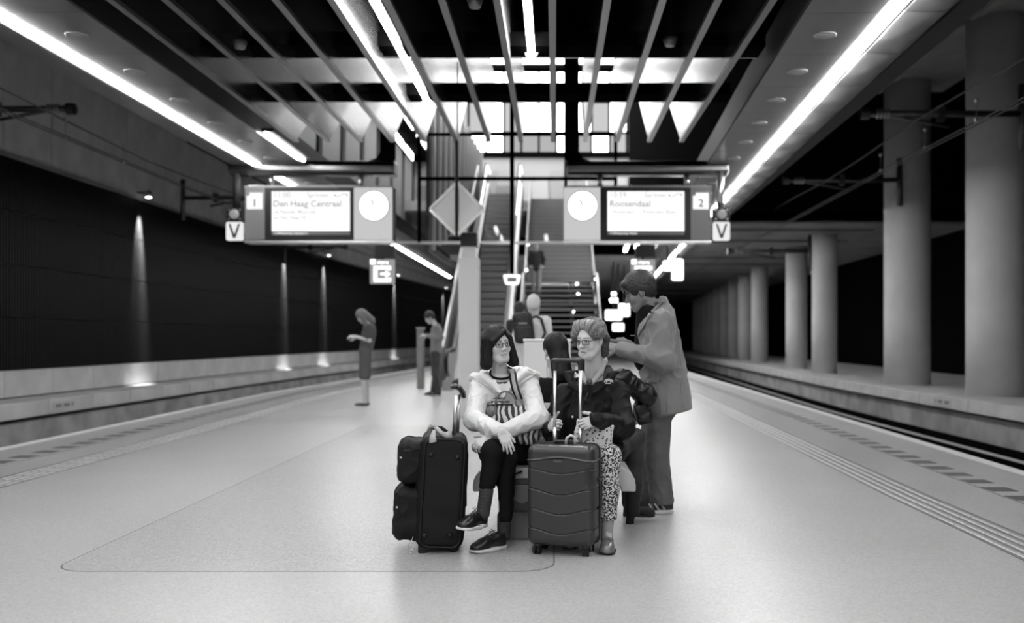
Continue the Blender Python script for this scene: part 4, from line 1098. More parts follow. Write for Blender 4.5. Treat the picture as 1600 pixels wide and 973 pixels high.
# ------------------------------------------------------------------ shoes
def shoe(parent, heel, toe_dir, up, L, style, mat_u, mat_s, wscale=1.0, h=.005):
    """heel: point on the ground under the heel; style low, sneaker, strap, boot"""
    fx = unit(toe_dir); u = unit(np.asarray(up, float) - fx * (np.asarray(up, float) @ fx)); sd = np.cross(fx, u)
    R = np.stack([sd, fx, u], 1); o = np.array(heel, float); w = L * .175 * wscale
    def tl(P): return (P - o.astype(np.float32)) @ R.astype(np.float32)
    def pw(p): return o + R @ np.asarray(p, float)
    sole_h = {'low': .024, 'sneaker': .028, 'strap': .016, 'boot': .012, 'flat': .012}[style]
    def outline(Q, grow=0.0):
        d = dcap(Q * A(1, 1, 0).astype(np.float32), A(0, L * .14, 0), A(-w * .10, L * .42, 0), w * .72 + grow, w * .70 + grow)
        return smin(d, dcap(Q * A(1, 1, 0).astype(np.float32), A(0, L * .55, 0), A(w * .06, L - w * .95, 0), w * .82 + grow, w * .92 + grow), .06)
    def fs(P):
        Q = tl(P); z = Q[:, 2]; z0 = np.where(Q[:, 1] > L * .75, (Q[:, 1] - L * .75) * .12, 0)
        return smax(smax(outline(Q, .004), z - sole_h, .006), -(z - z0), .006)
    ah = {'low': .088, 'sneaker': .085, 'strap': .06, 'boot': .18, 'flat': .04}[style]
    def fu(P):
        Q = tl(P)
        d = dell(Q, A(0, L * .18, .045), A(w * .82, L * .19, .06))
        hi_ = .016 if style in ('low', 'sneaker') else 0.0
        d = smin(d, dcap(Q, A(0, L * .2, .05 + hi_), A(0, L * .62, .034 + hi_ * .8), w * .76, w * .78), .03)
        d = smin(d, dell(Q, A(w * .05, L * .76, .026), A(w * .98, L * .25, .042)), .03)
        d = smin(d, dcap(Q, A(0, L * .17, .04), A(0, L * .19, ah), w * .74, w * .70), .02)
        d = smax(d, outline(Q, .002), .01); d = smax(d, -(Q[:, 2] - sole_h * .6), .004)
        d = smax(d, -dcap(Q, A(0, L * .19, ah + .005), A(0, L * .19, ah + .1), w * .52, w * .6), .006)
        return smax(d, Q[:, 2] - ah - .01, .006)
    c8 = [pw((a, b, c)) for a in (-w * 1.2, w * 1.2) for b in (-.02, L + .02) for c in (-.01, ah + .03)]
    lo, hi = bounds(c8, .005)
    s_ = soft('shoe', fu, lo, hi, h, mat_u, parent)
    c8 = [pw((a, b, c)) for a in (-w * 1.2, w * 1.2) for b in (-.02, L + .02) for c in (-.01, .05)]; lo, hi = bounds(c8, .005)
    soft('sole', fs, lo, hi, h, mat_s, s_)
    if style in ('low', 'sneaker'):
        for k in range(4):
            y = L * (.36 + .075 * k); z = .116 - .008 * k
            MB().tube([pw((-w * .42, y, z - .014)), pw((0, y + .004, z)), pw((w * .42, y, z - .014))], .0028, 5).build('lace', M_lace, s_, True)
        for sg in (-1, 1): MB().tube([pw((0, L * .35, .112)), pw((sg * .02, L * .34, .122)), pw((sg * .032, L * .38, .108)), pw((0, L * .36, .112))], .002, 5).build('lace_bow', M_lace, s_, True)
    if style == 'strap':
        pts = [pw((w * .80 * math.cos(a), L * .52 + .0 * a, .026 + .062 * math.sin(a))) for a in np.linspace(.1, math.pi - .1, 10)]
        V = []; F = []
        for i, p in enumerate(pts): V += [p - fx * .016, p + fx * .016]
        for i in range(9): F.append((2 * i, 2 * i + 1, 2 * i + 3, 2 * i + 2))
        b = mesh_obj('strap', V, F, mat_u, s_, True); md = b.modifiers.new('th', 'SOLIDIFY'); md.thickness = .004
    if style == 'boot':
        MB().box(-w * .5, w * .5, .0, L * .22, -.055, .014, R=R, c=tuple(o)).build('heel', mat_s, s_, bevel=.006)
    return s_

M_skin = mat('skin', 0.58, 0.50, attr='tone', spec=.35, bump=.04, bscale=300)
M_skin_d = mat('skin_tanned', 0.17, 0.48, attr='tone', spec=.35)
M_lens = glass('spectacle_lens', .95)
M_lace = mat('lace', 0.10, .6)
M_hair_b = mat('hair_black', 0.008, 0.5, spec=.22, attr='tone')
M_hair_g = mat('hair_grey', 0.30, 0.50, attr='tone')
M_hair_w = mat('hair_white', 0.55, 0.6, attr='tone')

# ------------------------------------------------------------------ bench
M_bench = mat('bench_shell', 0.50, 0.4, var=.04)
M_ped = mat('bench_pedestal', 0.20, 0.5, var=.08)
bench = empty('bench', (0, 6.62, 0), 'small pale double-sided bench carrying the seated travellers', 'bench')
def arc(cx, cz, r, a0, a1, n=6): return [(cx + r * math.cos(math.radians(a)), cz + r * math.sin(math.radians(a))) for a in np.linspace(a0, a1, n)]
P = [(-.51, .31)] + arc(-.40, .35, .11, 180, 90) + arc(.40, .35, .11, 90, 0) + [(.51, .31), (.42, .31), (.40, .39), (-.40, .39), (-.42, .31)]
MB().prism(P, lambda u, v, w: (u, w, v), 6.22, 7.05).build('seat', M_bench, bench, bevel=.008)
MB().box(-.31, .31, 6.27, 6.99, 0, .39).build('pedestal', M_ped, bench, bevel=.01)
P = [(6.57, .46), (6.66, .46), (6.655, .80), (6.63, .84), (6.60, .84), (6.575, .80)]
MB().prism(P, lambda u, v, w: (w, u, v), -.16, .0).build('divider', M_bench, bench, bevel=.01)
# grey shoulder bag tucked under the seat by the pedestal
t = empty('shoulder_bag', (-.215, 6.2, .0), 'dark grey flap bag against the bench pedestal, between the woman\'s legs and grey suitcase', 'bag')
M_bagd = mat('bag_dark', .055, .5, var=.2, bump=.1)
soft('bag_body', lambda P: dbox(P, A(-.20, 6.215, .27), A(.085, .04, .085), .025), (-.31, 6.15, .16), (-.09, 6.28, .38), .007, M_bagd, t)
MB().prism([(-.29, .36), (-.11, .36), (-.12, .28), (-.20, .24), (-.28, .28)], lambda u, v, w: (u, w, v), 6.165, 6.178).build('flap', mat('bag_flap', .12, .45), t, bevel=.004)
MB().tube([(-.29, 6.19, .33), (-.30, 6.20, .40), (-.2, 6.21, .44)], .006, 6).build('strap', M_black_p, t, True)

# ------------------------------------------------------------------ black trolley case seen from its side
M_blk = mat('black_nylon', 0.006, 0.65, bump=.12, bscale=500, spec=.25)
M_blk2 = mat('black_piping', 0.010, 0.4, spec=.3)
cs = empty('trolley_case', W(680, 867, 5.95), 'tall black soft trolley suitcase standing alone with ribbon on its handle', 'suitcase')
sB = F_PX / 5.85
def kb(px, py, dy=0.0): return np.array([(px - VX) / sB, 5.85 + dy, CAM_H - (py - VY) / sB])
Rt = roty(math.radians(3.2))
cB = kb(688, 771, .21)
def f_main(P):
    d = dbox(P, cB, A(.136, .21, .335), .05, Rt)
    d = smin(d, dbox(P, cB + A(-.01, 0, -.02), A(.15, .19, .29), .05, Rt), .02)
    return d + .0025 * wob(P, .16, 2)
body = soft('case_body', f_main, cB - A(.2, .24, .38), cB + A(.2, .24, .38), .0085, M_blk, cs)
for nm, (x0, x1, y0, y1), r in (('upper_pocket', (619, 662, 690, 757), .055), ('lower_pocket', (613, 662, 763, 847), .06)):
    c = (kb(x0, y0, .2) + kb(x1, y1, .2)) / 2; hx = (x1 - x0) / 2 / sB; hz = (y1 - y0) / 2 / sB
    pk = soft(nm, lambda P: dbox(P, c, A(hx, .165, hz), r, Rt) + .003 * wob(P, .1, 3) - .012 * folds(P, .13, 1), c - A(hx + .03, .2, hz + .03), c + A(hx + .03, .2, hz + .03), .008, M_blk, cs)
    zt = c[2] + hz * .45
    MB().tube([(c[0] + hx * .5, c[1] - .166, zt + .02), (c[0] - hx * .55, c[1] - .166, zt + .015), (c[0] - hx * .95, c[1] - .1, zt), (c[0] - hx * 1.0, c[1] + .1, zt)], .005, 6).build('zip', M_blk2, pk, True)
    MB().box(c[0] - hx + .01, c[0] - hx + .022, c[1] - .168, c[1] - .160, zt - .03, zt - .02).build('zip_pull', M_alu, pk)
# piping round the visible side
pts = [cB + Rt @ np.array([u, -.207, v]) for u, v in rrect(.235, .635, .05, 5)]
MB().tube(pts, .006, 6, closed=True).build('piping', M_blk2, body, True)
for (px, py) in ((670, 710), (711, 715), (660, 836), (700, 837)):
    p = kb(px, py, .003); MB().lathe([(.017, -.01), (.016, .006), (.010, .014), (.002, .016)], p, axis=(0, -1, 0), n=14).build('stud', M_blk2, cs, True)
MB().box(kb(720, 0)[0], kb(727, 0)[0], 5.95, 6.2, kb(0, 797)[2], kb(0, 722)[2]).build('back_pad', M_blk2, cs, bevel=.006)
wc = kb(705, 860, .05)
for yy in (5.90, 6.20):
    MB().lathe([(.02, -.018), (.036, -.014), (.036, .014), (.02, .018)], (wc[0], yy, .037), axis=(0, 1, 0), n=18).build('wheel', M_black_p, cs, True)
    MB().box(wc[0] - .045, wc[0] + .035, yy - .03, yy + .03, .035, .10).build('wheel_housing', M_black_p, cs, bevel=.01)
MB().box(kb(650, 0)[0], kb(664, 0)[0], 5.88, 6.25, 0.0, .05).build('foot', M_black_p, cs, bevel=.006)
hd = bpy.data.objects.new('pull_handle', None); add_obj(hd, cs); hd.location = (0, 0, 0)
for dx, yy in ((0, 5.98), (7, 6.14)):
    MB().tube([kb(706 + dx, 688) * A(1, 0, 1) + A(0, yy, 0), kb(710.5 + dx * .9, 620) * A(1, 0, 1) + A(0, yy, 0)], .011, 8).build('bar', M_alu, hd, True)
g = [kb(705, 607), kb(709, 606), kb(716, 609), kb(721, 616), kb(723, 622)]
soft('grip', lambda P: caps(P, [(a * A(1, 0, 1) + A(0, 6.06, 0), b * A(1, 0, 1) + A(0, 6.06, 0), .015, .016, A(0, 1, 0), 4.6) for a, b in zip(g[:-1], g[1:])], .01), (-.66, 5.93, .88), (-.5, 6.19, 1.0), .006, M_black_p, hd)
cs.rotation_euler = (0, 0, math.radians(7))
# ribbon tied to the top handle
rb = empty('ribbon', kb(680, 684, .15), 'pale grey ribbon tied to the black trolley case handle', 'ribbon')
M_rib2 = mat('ribbon', .42, .5)
MB().tube([kb(672, 682, .1), kb(674, 670, .1), kb(686, 672, .12), kb(703, 684, .13)], [.012, .014, .016, .012], 8).build('carry_handle', M_blk2, cs, True)
def ribbon(path, wdt, mat_, parent, nm, side):
    V = []; F = []
    for k, p in enumerate(path):
        wk = wdt[k] if hasattr(wdt, '__len__') else wdt
        V += [p - np.asarray(side) * wk / 2, p + np.asarray(side) * wk / 2]
    for k in range(len(path) - 1): F.append((2 * k, 2 * k + 1, 2 * k + 3, 2 * k + 2))
    o = mesh_obj(nm, V, F, mat_, parent, True); so = o.modifiers.new('t', 'SOLIDIFY'); so.thickness = .004; return o
for path, wd, sd_ in (([kb(677, 671, .07), kb(671, 668, .05), kb(667, 672, .03)], [.02, .035, .05], A(.3, 0, 1)), ([kb(677, 673, .05), kb(676, 682, .0), kb(677, 691, -.01)], [.02, .034, .045], A(1, 0, .2)),
                      ([kb(677, 671, .07), kb(686, 676, .03), kb(697, 681, .02), kb(705, 678, .03)], [.02, .03, .04, .05], A(-.2, 0, 1)), ([kb(677, 671, .06), kb(683, 671, .03), kb(688, 677, .05)], [.02, .03, .03], A(0, .3, 1))):
    ribbon(path, wd, M_rib2, rb, 'ribbon_loop', sd_)
ch = empty('key_charm', kb(642, 866, .02), 'small silver charm hanging at the foot of the black trolley case', 'charm')
for k, (px, py, r) in enumerate(((643, 848, .008), (642, 854, .014), (643, 861, .008))):
    MB().tube([kb(px, py, -.005) + A(r * math.cos(a), 0, r * 1.3 * math.sin(a)) for a in np.linspace(0, 6.28, 12, endpoint=False)], .0032, 5, closed=True).build('ring', M_alu, ch, True)
MB().tube([kb(641, 862, -.005), kb(638, 867, -.01)], .003, 5).build('tassel', M_alu, ch, True)
MB().tube([kb(643, 845, 0), kb(645, 838, .02)], .002, 5).build('cord', M_alu, ch, True)

# ------------------------------------------------------------------ grey hard-shell spinner case
M_shell = mat('shell_grey', 0.028, 0.34, coat=.15, var=.05, vscale=3)
M_shell_d = mat('shell_trim', 0.018, 0.4)
ga = math.radians(-14); Rg = rotz(ga); gc = A(.062, 5.90, 0)      # centre of the case on the floor
gw, gd, z0, z1 = .405, .25, .058, .645
sp = empty('spinner_case', tuple(gc), 'grey hard-shell spinner suitcase with raised handle before the older woman', 'suitcase')
def gl(p): return gc + Rg @ np.asarray(p, float)
def f_shell(P):
    Q = (P - gc.astype(np.float32)) @ Rg.astype(np.float32)
    d = dbox(Q, A(0, 0, (z0 + z1) / 2), A(gw / 2, gd / 2, (z1 - z0) / 2), .045)
    for zc, amp in ((.565, .010), (.495, .014), (.375, .018), (.26, .018), (.145, .018)):
        zz = zc - amp * np.cos(np.clip(Q[:, 0] / (gw * .5), -1, 1) * math.pi) * np.where(zc > .55, -1, 1) 
        g = np.abs(Q[:, 2] - zz) - .0024
        g = np.maximum(g, np.abs(d) - .0065)
        if zc > .53: d = smin(d, g - .001, .006)
        else: d = np.where(Q[:, 1] < 0, smax(d, -g, .002), d)
    d = smax(d, -(np.maximum(np.abs(Q[:, 1] - .035) - .004, np.abs(d) - .005)), .003)
    return d
soft('shell', f_shell, gc - A(.3, .25, -.03), gc + A(.3, .25, .68), .0036, M_shell, sp)
MB().tube([gl((u, .035, (z0 + z1) / 2 + v)) for u, v in rrect(gw + .004, z1 - z0 + .004, .045, 5)], .004, 6, closed=True).build('zip', M_shell_d, sp, True)
for sx_ in (-1, 1):
    for sy_ in (-1, 1):
        c = np.array([sx_ * .145, sy_ * .075, 0])
        MB().lathe([(.022, 0), (.026, .012), (.02, .022)], gl(c + [0, 0, .045]), n=12).build('wheel_mount', M_shell_d, sp, True)
        for k in (-1, 1):
            ax = Rg @ A(1, .3 * sx_, 0)
            MB().lathe([(.010, -.007), (.024, -.006), (.024, .006), (.010, .007)], gl(c + [k * .012, -.008, .0245]), axis=ax, n=16).build('wheel', M_black_p, sp, True)
# telescopic handle
bx0, bx1, by = .004, .157, 5.985
hnd = bpy.data.objects.new('pull_handle', None); add_obj(hnd, sp)
for x in (bx0, bx1):
    MB().tube([(x, by, .60), (x, by, 1.08)], .0105, 10).build('bar', M_alu, hnd, True)
    MB().tube([(x, by, .62), (x, by, .735)], .0125, 10).build('sleeve', M_alu, hnd, True)
soft('grip', lambda P: smin(dcap(P, A(bx0 - .004, by, 1.135), A(bx1 + .004, by, 1.135), .018, .018, A(0, 0, 1), .75), np.minimum(dcap(P, A(bx0, by, 1.085), A(bx0, by, 1.13), .015, .017), dcap(P, A(bx1, by, 1.085), A(bx1, by, 1.13), .015, .017)), .015), (-.05, 5.94, 1.06), (.21, 6.03, 1.17), .005, M_shell_d, hnd)
MB().box(-.07, .07, -.03, .03, 0, .012, R=Rg, c=tuple(gl((0, .02, z1 - .004)))).build('top_handle_recess', M_shell_d, sp, bevel=.005)
MB().tube([gl((-.06, -.02, z1 - .002)), gl((-.05, -.02, z1 + .016)), gl((.05, -.02, z1 + .016)), gl((.06, -.02, z1 - .002))], .008, 8).build('carry_handle', M_shell_d, sp, True)
MB().tube([gl((gw / 2 + .002, -.02, .27)), gl((gw / 2 + .02, -.02, .29)), gl((gw / 2 + .02, -.02, .43)), gl((gw / 2 + .002, -.02, .45))], .009, 8).build('side_handle', M_shell_d, sp, True)
MB().prism(rrect(.026, .10, .012, 3), lambda u, v, w: gl((gw / 2 - .038 + u, -gd / 2 + w, .475 + v)), -.008, .004).build('lock', M_shell_d, sp)
MB().prism(rrect(.06, .022, .010, 3), lambda u, v, w: gl((-.01 + u, -gd / 2 + w, .555 + v)), -.008, .004).build('badge', M_shell, sp)
MB().prism(rrect(.052, .014, .006, 3), lambda u, v, w: gl((-.01 + u, -gd / 2 + w, .555 + v)), -.010, -.008).build('badge_rim', M_chrome, sp)
# luggage tag on the top handle
tg = W(892, 688, 5.86)
lt = empty('luggage_tag', tg, 'pale loop tag standing on the grey spinner case', 'tag')
MB().tube([tg + A(-.03, .01, -.035), tg + A(-.022, .005, .015), tg + A(0, 0, .03), tg + A(.02, 0, .02), tg + A(.025, .005, -.03)], .009, 8).build('loop', M_lgrey, lt, True)

# ------------------------------------------------------------------ white cabinet behind the women
a = W(818, 530, 9.6); b = W(892, 530, 9.6)
t = empty('cabinet', ((a[0] + b[0]) / 2, 9.8, 0), 'white waist-high cabinet standing behind the seated women', 'cabinet')
MB().box(a[0], b[0], 9.6, 10.1, .05, 1.235).build('body', M_white, t, bevel=.015)
MB().box(a[0] - .005, b[0] + .005, 9.595, 10.105, 1.235, 1.262).build('top', M_signw, t, bevel=.008)
MB().box(a[0] + .03, b[0] - .03, 9.63, 10.07, 0, .05).build('plinth', M_black_p, t)
MB().box((a[0] + b[0]) / 2 - .003, (a[0] + b[0]) / 2 + .003, 9.596, 9.6, .1, 1.2).build('door_gap', M_mgrey, t)
# grey service post by the man in the cardigan
a = W(651, 608, 25.0); b = W(661, 513, 25.0)
t = empty('service_post', ((a[0] + b[0]) / 2, 25.1, 0), 'tall grey service post left of the man in the cardigan', 'post')
MB().box(a[0], b[0], 25.0, 25.3, 0, b[2]).build('body', M_mgrey, t, bevel=.02)
MB().box(a[0] - .02, b[0] + .02, 24.98, 25.32, b[2], b[2] + .03).build('cap', M_lgrey, t)

# ------------------------------------------------------------------ people
def person(label, H, neck, sh, el, wr, hip, kn, an, hands=(), skin=None, group=None, rs=1.0, hh=.0042, legr=(.075, .055, .031), hres=.0032, neck_r=.052):
    """the body as one mesh: head, neck, trunk, limbs and hands"""
    skin = skin or M_skin
    sh, el, wr, hip, kn, an = [[np.array(p, float) for p in q] for q in (sh, el, wr, hip, kn, an)]
    neck = np.array(neck, float); pel = (hip[0] + hip[1]) / 2; chest = (sh[0] + sh[1]) / 2 + A(0, 0, -.06)
    sax = unit(sh[1] - sh[0])
    lst = [(pel, chest, .095 * rs, .105 * rs, sax, 1.3), (sh[0], sh[1], .05 * rs, .05 * rs), (neck, chest, .05 * rs, .06 * rs)]
    for i in (0, 1):
        lst += [(sh[i], el[i], .045 * rs, .036 * rs), (el[i], wr[i], .036 * rs, .024 * rs), (hip[i], kn[i], legr[0] * rs, legr[1] * rs), (kn[i], an[i], legr[1] * rs, legr[2] * rs), (hip[i], pel, .08 * rs, .09 * rs)]
    pts = [p for c in lst for p in c[:2]]; lo, hi = bounds(pts, .15)
    V, F = nets(lambda P: caps(P, lst, .03), lo, hi, .014); V = relax(V, F, 1)
    lo2 = H.c - .165 * H.sc; hi2 = H.c + .165 * H.sc
    nb = np.minimum(lo2, neck - .07), np.maximum(hi2, neck + .07)
    ex = [(V, F, np.ones(len(V), np.float32))]
    for hi_, hk in enumerate(hands):
        k = dict(hk); k.setdefault('arm', el[hi_]); ex.append(hand_mesh(k.pop('w'), k.pop('f'), k.pop('n'), k.pop('thumb'), h=hres, **k))
    base = (an[0] + an[1]) / 2
    g = 0.0 if min(an[0][2], an[1][2]) < .4 else min(an[0][2], an[1][2]) - .09
    return soft('person', H.f(neck, neck_r), nb[0], nb[1], hh, skin, None, tone=H.tone, loc=(base[0], base[1], g), extra=ex, label=label, cat='person', group=group)

def garment(parent, name, lst, mat_, k=.035, h=.009, fold=.0, fwl=.08, cut=None, add=None, pad=.13, seed=0, tone=None, mask=None):
    pts = [p for c in lst for p in c[:2]]; lo, hi = bounds(pts, pad)
    def f(P):
        d = caps(P, lst, k)
        if add is not None: d = add(P, d)
        if fold: d = d - fold * (folds(P, fwl, seed) - .55) * (1.0 if mask is None else mask(P))
        if cut is not None: d = cut(P, d)
        return d
    o = soft(name, f, lo, hi, h, mat_, parent, tone=tone); FN[o.name] = f; return o
FN = {}

def hair(parent, H, f, mat_, h=.0045, tone=None, pad=.19, dn=.0):
    lo = H.c - pad * H.sc - A(0, 0, dn); hi = H.c + pad * H.sc
    return soft('hair', lambda P: f(H.loc(P)) * H.sc, lo, hi, h, mat_, parent, tone=tone if tone else (lambda P: np.ones(len(P), np.float32)))

def short_hair(L, vol=.012, front=.03, back=-.07):
    d = dell(L, A(0, .022, .040), A(.078 + vol * .6, .100 + vol * .6, .090 + vol))
    d = smin(d, dell(L, A(0, .062, -.012), A(.068 + vol * .3, .056, .075)), .02)
    d = d - .003 * folds(L, .022, 2)
    d = smax(d, -dell(L, A(0, -.105, -.035), A(.082, .080, .098 - front * .2)), .012)
    for s in (-1, 1): d = smax(d, -dell(L, A(s * .085, -.01, -.035), A(.03, .032, .045)), .01)
    return smax(d, -(L[:, 2] - back), .01)

# ============ woman in the white jacket
M_jkt_w = mat('jacket_white', 0.72, 0.55, bump=.08, bscale=90, sheen=.1)
M_trs_b = mat('trousers_black', 0.006, 0.8, bump=.1, bscale=200, spec=.12)
M_sock = mat('sock_dark', 0.028, 0.8, bump=.25, bscale=160)
M_shoe_b = mat('shoe_black', 0.012, 0.28, bump=.1, bscale=60)
M_sole_w = mat('sole_white', 0.62, 0.5)
HA = Head(W(777, 537, 6.29), yaw=29, pitch=2, roll=-6, sc=.97)
shA = [W(751, 606, 6.36), W(826, 604, 6.37)]; elA = [W(741, 656, 6.17), W(840, 652, 6.17)]; wrA = [W(777, 671, 5.95), W(768, 683, 6.02)]
hipA = [W(775, 702, 6.42), W(812, 702, 6.42)]; knA = [W(790, 718, 6.05), W(771, 704, 5.965)]; anA = [W(788, 822, 6.04), W(757, 786, 5.91)]
pA = person('woman in a white hooded jacket and glasses sitting with crossed legs', HA, W(784, 592, 6.37), shA, elA, wrA, hipA, knA, anA, hands=[
    dict(w=W(782, 672, 5.93), f=A(.42, -.25, -.80), n=A(.25, -.90, .35), thumb=-1, curl=(.25, .30, .32, .36), curl2=(.35, .35, .4, .4), tc=.25, sc=.87, spread=.12, tdir=(.85, .45, -.2)),
    dict(w=W(766, 684, 6.01), f=A(-.80, -.2, -.40), n=A(-.1, -.75, .55), thumb=1, curl=(.55, .6, .6, .65), tc=.3, sc=.87)])
def hairA(L):
    st = .0016 * np.sin(np.arctan2(L[:, 0] - .012, L[:, 1] - .02) * 46 + 3 * np.sin(L[:, 2] * 40))
    d = dell(L, A(0, .018, .032), A(.090, .112, .094))
    for s in (-1, 1):
        d = smin(d, dcap(L, A(s * .070, .000, .03), A(s * .096, -.012, -.125), .034, .036, A(0, 1, 0), 1.5), .03)
    d = smin(d, dell(L, A(0, .065, -.06), A(.092, .055, .105)), .03)
    d = d + st
    d = smax(d, -dell(L, A(.006, -.115, -.060), A(.066, .105, .120)), .012)      # face opening
    d = smax(d, -dcap(L, A(.020, -.13, .085), A(.012, -.13, -.01), .012, .052, A(0, 1, 0), 3.0), .01)   # forehead below the parting
    d = smin(d, dcap(L, A(.024, -.078, .084), A(-.062, -.074, .026), .013, .015), .018) + st * .3
    d = smax(d, -dcap(L, A(0, -.02, -.10), A(0, -.02, -.30), .048, .055, A(0, 1, 0), 1.4), .02)
    return smax(d, -(L[:, 2] + .170 - .02 * np.cos(L[:, 0] * 20)), .012)
hair(pA, HA, hairA, M_hair_b, .0042)
glasses(HA, pA, .046, .030, .0022, M_black_p)
for s in (-1,): MB().lathe([(.001, -.006), (.006, 0), (.001, .006)], HA.w((s * .080, -.002, -.056)), n=10).build('earring', M_signw, pA, True)
spine = [(W(793, 702, 6.42), W(789, 645, 6.40), .135, .132, A(1, 0, 0), 1.28), (W(789, 645, 6.40), W(786, 612, 6.37), .130, .115, A(1, 0, 0), 1.42)]
armsA = [(shA[0], elA[0], .066, .062), (elA[0], wrA[0], .062, .043), (shA[1], elA[1], .068, .064), (elA[1], wrA[1], .064, .043)]
jA = spine + [(shA[0], shA[1], .062, .062)] + armsA
def addA(P, d):
    # spread hood and collar
    for lst in ([W(741, 590, 6.42), W(756, 588, 6.31), W(771, 599, 6.24), W(784, 619, 6.21)], [W(836, 588, 6.44), W(820, 580, 6.34), W(803, 595, 6.245), W(787, 619, 6.21)]):
        for i in range(3): d = smin(d, dcap(P, lst[i], lst[i + 1], (.036, .028, .020)[i], (.028, .020, .012)[i]), .018)
    d = smin(d, dell(P, W(792, 584, 6.49), A(.185, .08, .055)), .03)
    return d
def cutA(P, d):
    d = smax(d, -dcap(P, W(784, 572, 6.18), W(785, 614, 6.16), .075, .012, A(0, 1, 0), 2.2), .008)
    d = smax(d, -dcap(P, W(784, 565, 6.34), W(784, 600, 6.34), .062, .062), .01)
    hem = P[:, 2] - .50 - .05 * np.clip((P[:, 1] - 6.2) * -3, -1, 1)
    return smax(d, -hem, .01)
jk = garment(pA, 'jacket', jA, M_jkt_w, k=.03, h=.0062, fold=.007, fwl=.066, cut=cutA, add=addA, seed=1)
for q_ in (((734, 587), (760, 580), (784, 617), (757, 602)), ((840, 584), (812, 574), (789, 616), (816, 599))):
    patch(FN[jk.name], q_, 6.0, 6.55, .010, M_jkt_w, jk, 'hood_flap', 9)
for seq, r in ((((736, 600), (750, 602), (764, 608), (774, 618)), .003), (((796, 614), (806, 606), (820, 601), (836, 600)), .003)):
    MB().tube(drape(FN[jk.name], seq, 6.0, 6.5), r, 6).build('collar_seam', M_jkt_w, jk, True)
MB().tube(drape(FN[jk.name], [(786, 616), (787, 624), (788, 632)], 6.0, 6.5), .004, 6).build('zip', M_lgrey, jk, True)
M_stripe = mat('striped_shirt', .55, .8, attr='tone')
garment(pA, 'shirt', [(W(784, 640, 6.35), W(784, 592, 6.35), .105, .074, A(1, 0, 0), 1.2)], M_stripe, h=.006, tone=lambda P: np.where((np.mod(P[:, 2], .024) < .008) & (P[:, 2] < W(0, 596, 6.25)[2]), .06, 1.0).astype(np.float32),
        cut=lambda P, d: smax(d, P[:, 2] - W(0, 584, 6.3)[2] + .10 * (P[:, 1] - 6.27), .006))
MB().tube([W(784, 582, 6.345) + .074 * A(math.cos(a), math.sin(a) * .95, .5 * math.sin(a)) for a in np.linspace(0, 6.28, 24, endpoint=False)], .008, 8, closed=True).build('neckband', M_trs_b, pA, True)
garment(pA, 'trousers', [(hipA[0], knA[0], .086, .068), (knA[0], W(788, 808, 6.03), .066, .052), (hipA[1], knA[1], .088, .072), (knA[1], W(760, 767, 5.92), .066, .046), (hipA[0], hipA[1], .12, .12)], M_trs_b, k=.02, h=.0085, fold=.006, fwl=.10, seed=2,
        cut=lambda P, d: smax(d, -np.where(P[:, 0] < -.345, P[:, 2] - .375 + 0 * P[:, 0], P[:, 2] - W(0, 814, 6.03)[2]), .008))
for a, b, r in ((W(788, 806, 6.035), W(787, 836, 6.04), .043), (W(760, 766, 5.92), W(755, 802, 5.905), .043)):
    soft('sock', lambda P: dcap(P, a, b, r, r * .92) - .0012 * np.sin(P[:, 2] * 330), *bounds([a, b], .05), .005, M_sock, pA)
shoe(pA, W(789, 857, 6.04) * A(1, 1, 0) , A(-.72, -.70, 0), A(0, 0, 1), .262, 'low', M_shoe_b, M_sole_w, 1.12)
shoe(pA, W(757, 821, 5.97), W(723, 829, 5.77) - W(757, 821, 5.97), A(.12, .05, 1), .258, 'low', M_shoe_b, M_sole_w, 1.12)
MB().tube([W(793, 686, 5.93) + A(.0095 * math.cos(a), .004 * math.sin(a), .006 * math.sin(a)) for a in np.linspace(0, 6.28, 12, endpoint=False)], .002, 5, closed=True).build('ring', M_alu, pA, True)

# zebra handbag on her lap
def stripes_mat(name, scale, dist, lo_, hi_):
    m = bpy.data.materials.new(name); m.use_nodes = True; nt = m.node_tree; b = nt.nodes['Principled BSDF']; b.inputs['Roughness'].default_value = .5
    tc = nt.nodes.new('ShaderNodeTexCoord'); w_ = nt.nodes.new('ShaderNodeTexWave'); w_.inputs['Scale'].default_value = scale; w_.inputs['Distortion'].default_value = dist; w_.inputs['Detail'].default_value = 1.5; w_.inputs['Detail Scale'].default_value = 1.2
    w_.wave_type = 'BANDS'; w_.bands_direction = 'X'
    r = nt.nodes.new('ShaderNodeValToRGB'); r.color_ramp.interpolation = 'CONSTANT'; r.color_ramp.elements[0].color = (lo_, lo_, lo_, 1); r.color_ramp.elements[1].position = .48; r.color_ramp.elements[1].color = (hi_, hi_, hi_, 1)
    nt.links.new(tc.outputs['Object'], w_.inputs['Vector']); nt.links.new(w_.outputs['Fac'], r.inputs[0]); nt.links.new(r.outputs[0], b.inputs['Base Color'])
    return m
M_zebra = stripes_mat('zebra', 9.0, 6.0, .02, .62)
zb = W(802, 662, 6.215)
zbag = empty('handbag', zb + A(0, 0, -.1), 'zebra-striped handbag with hoop handle on the white-jacketed woman\'s lap', 'handbag')
soft('bag_body', lambda P: dbox(P, zb, A(.165, .05, .118), .045, roty(.12)) - .006 * folds(P, .09, 3), zb - A(.22, .12, .17), zb + A(.22, .12, .17), .007, M_zebra, zbag)
M_tan = mat('bag_handle', .13, .45)
MB().tube([W(774, 634, 6.19) + A(.066 * (1 - math.cos(a)), -.03, .092 * math.sin(a)) for a in np.linspace(0, math.pi, 14)], .0062, 8).build('handle', M_tan, zbag, True)
MB().tube([W(762, 634, 6.17), W(775, 632, 6.16), W(800, 632, 6.16)], .006, 6).build('zip', M_black_p, zbag, True)
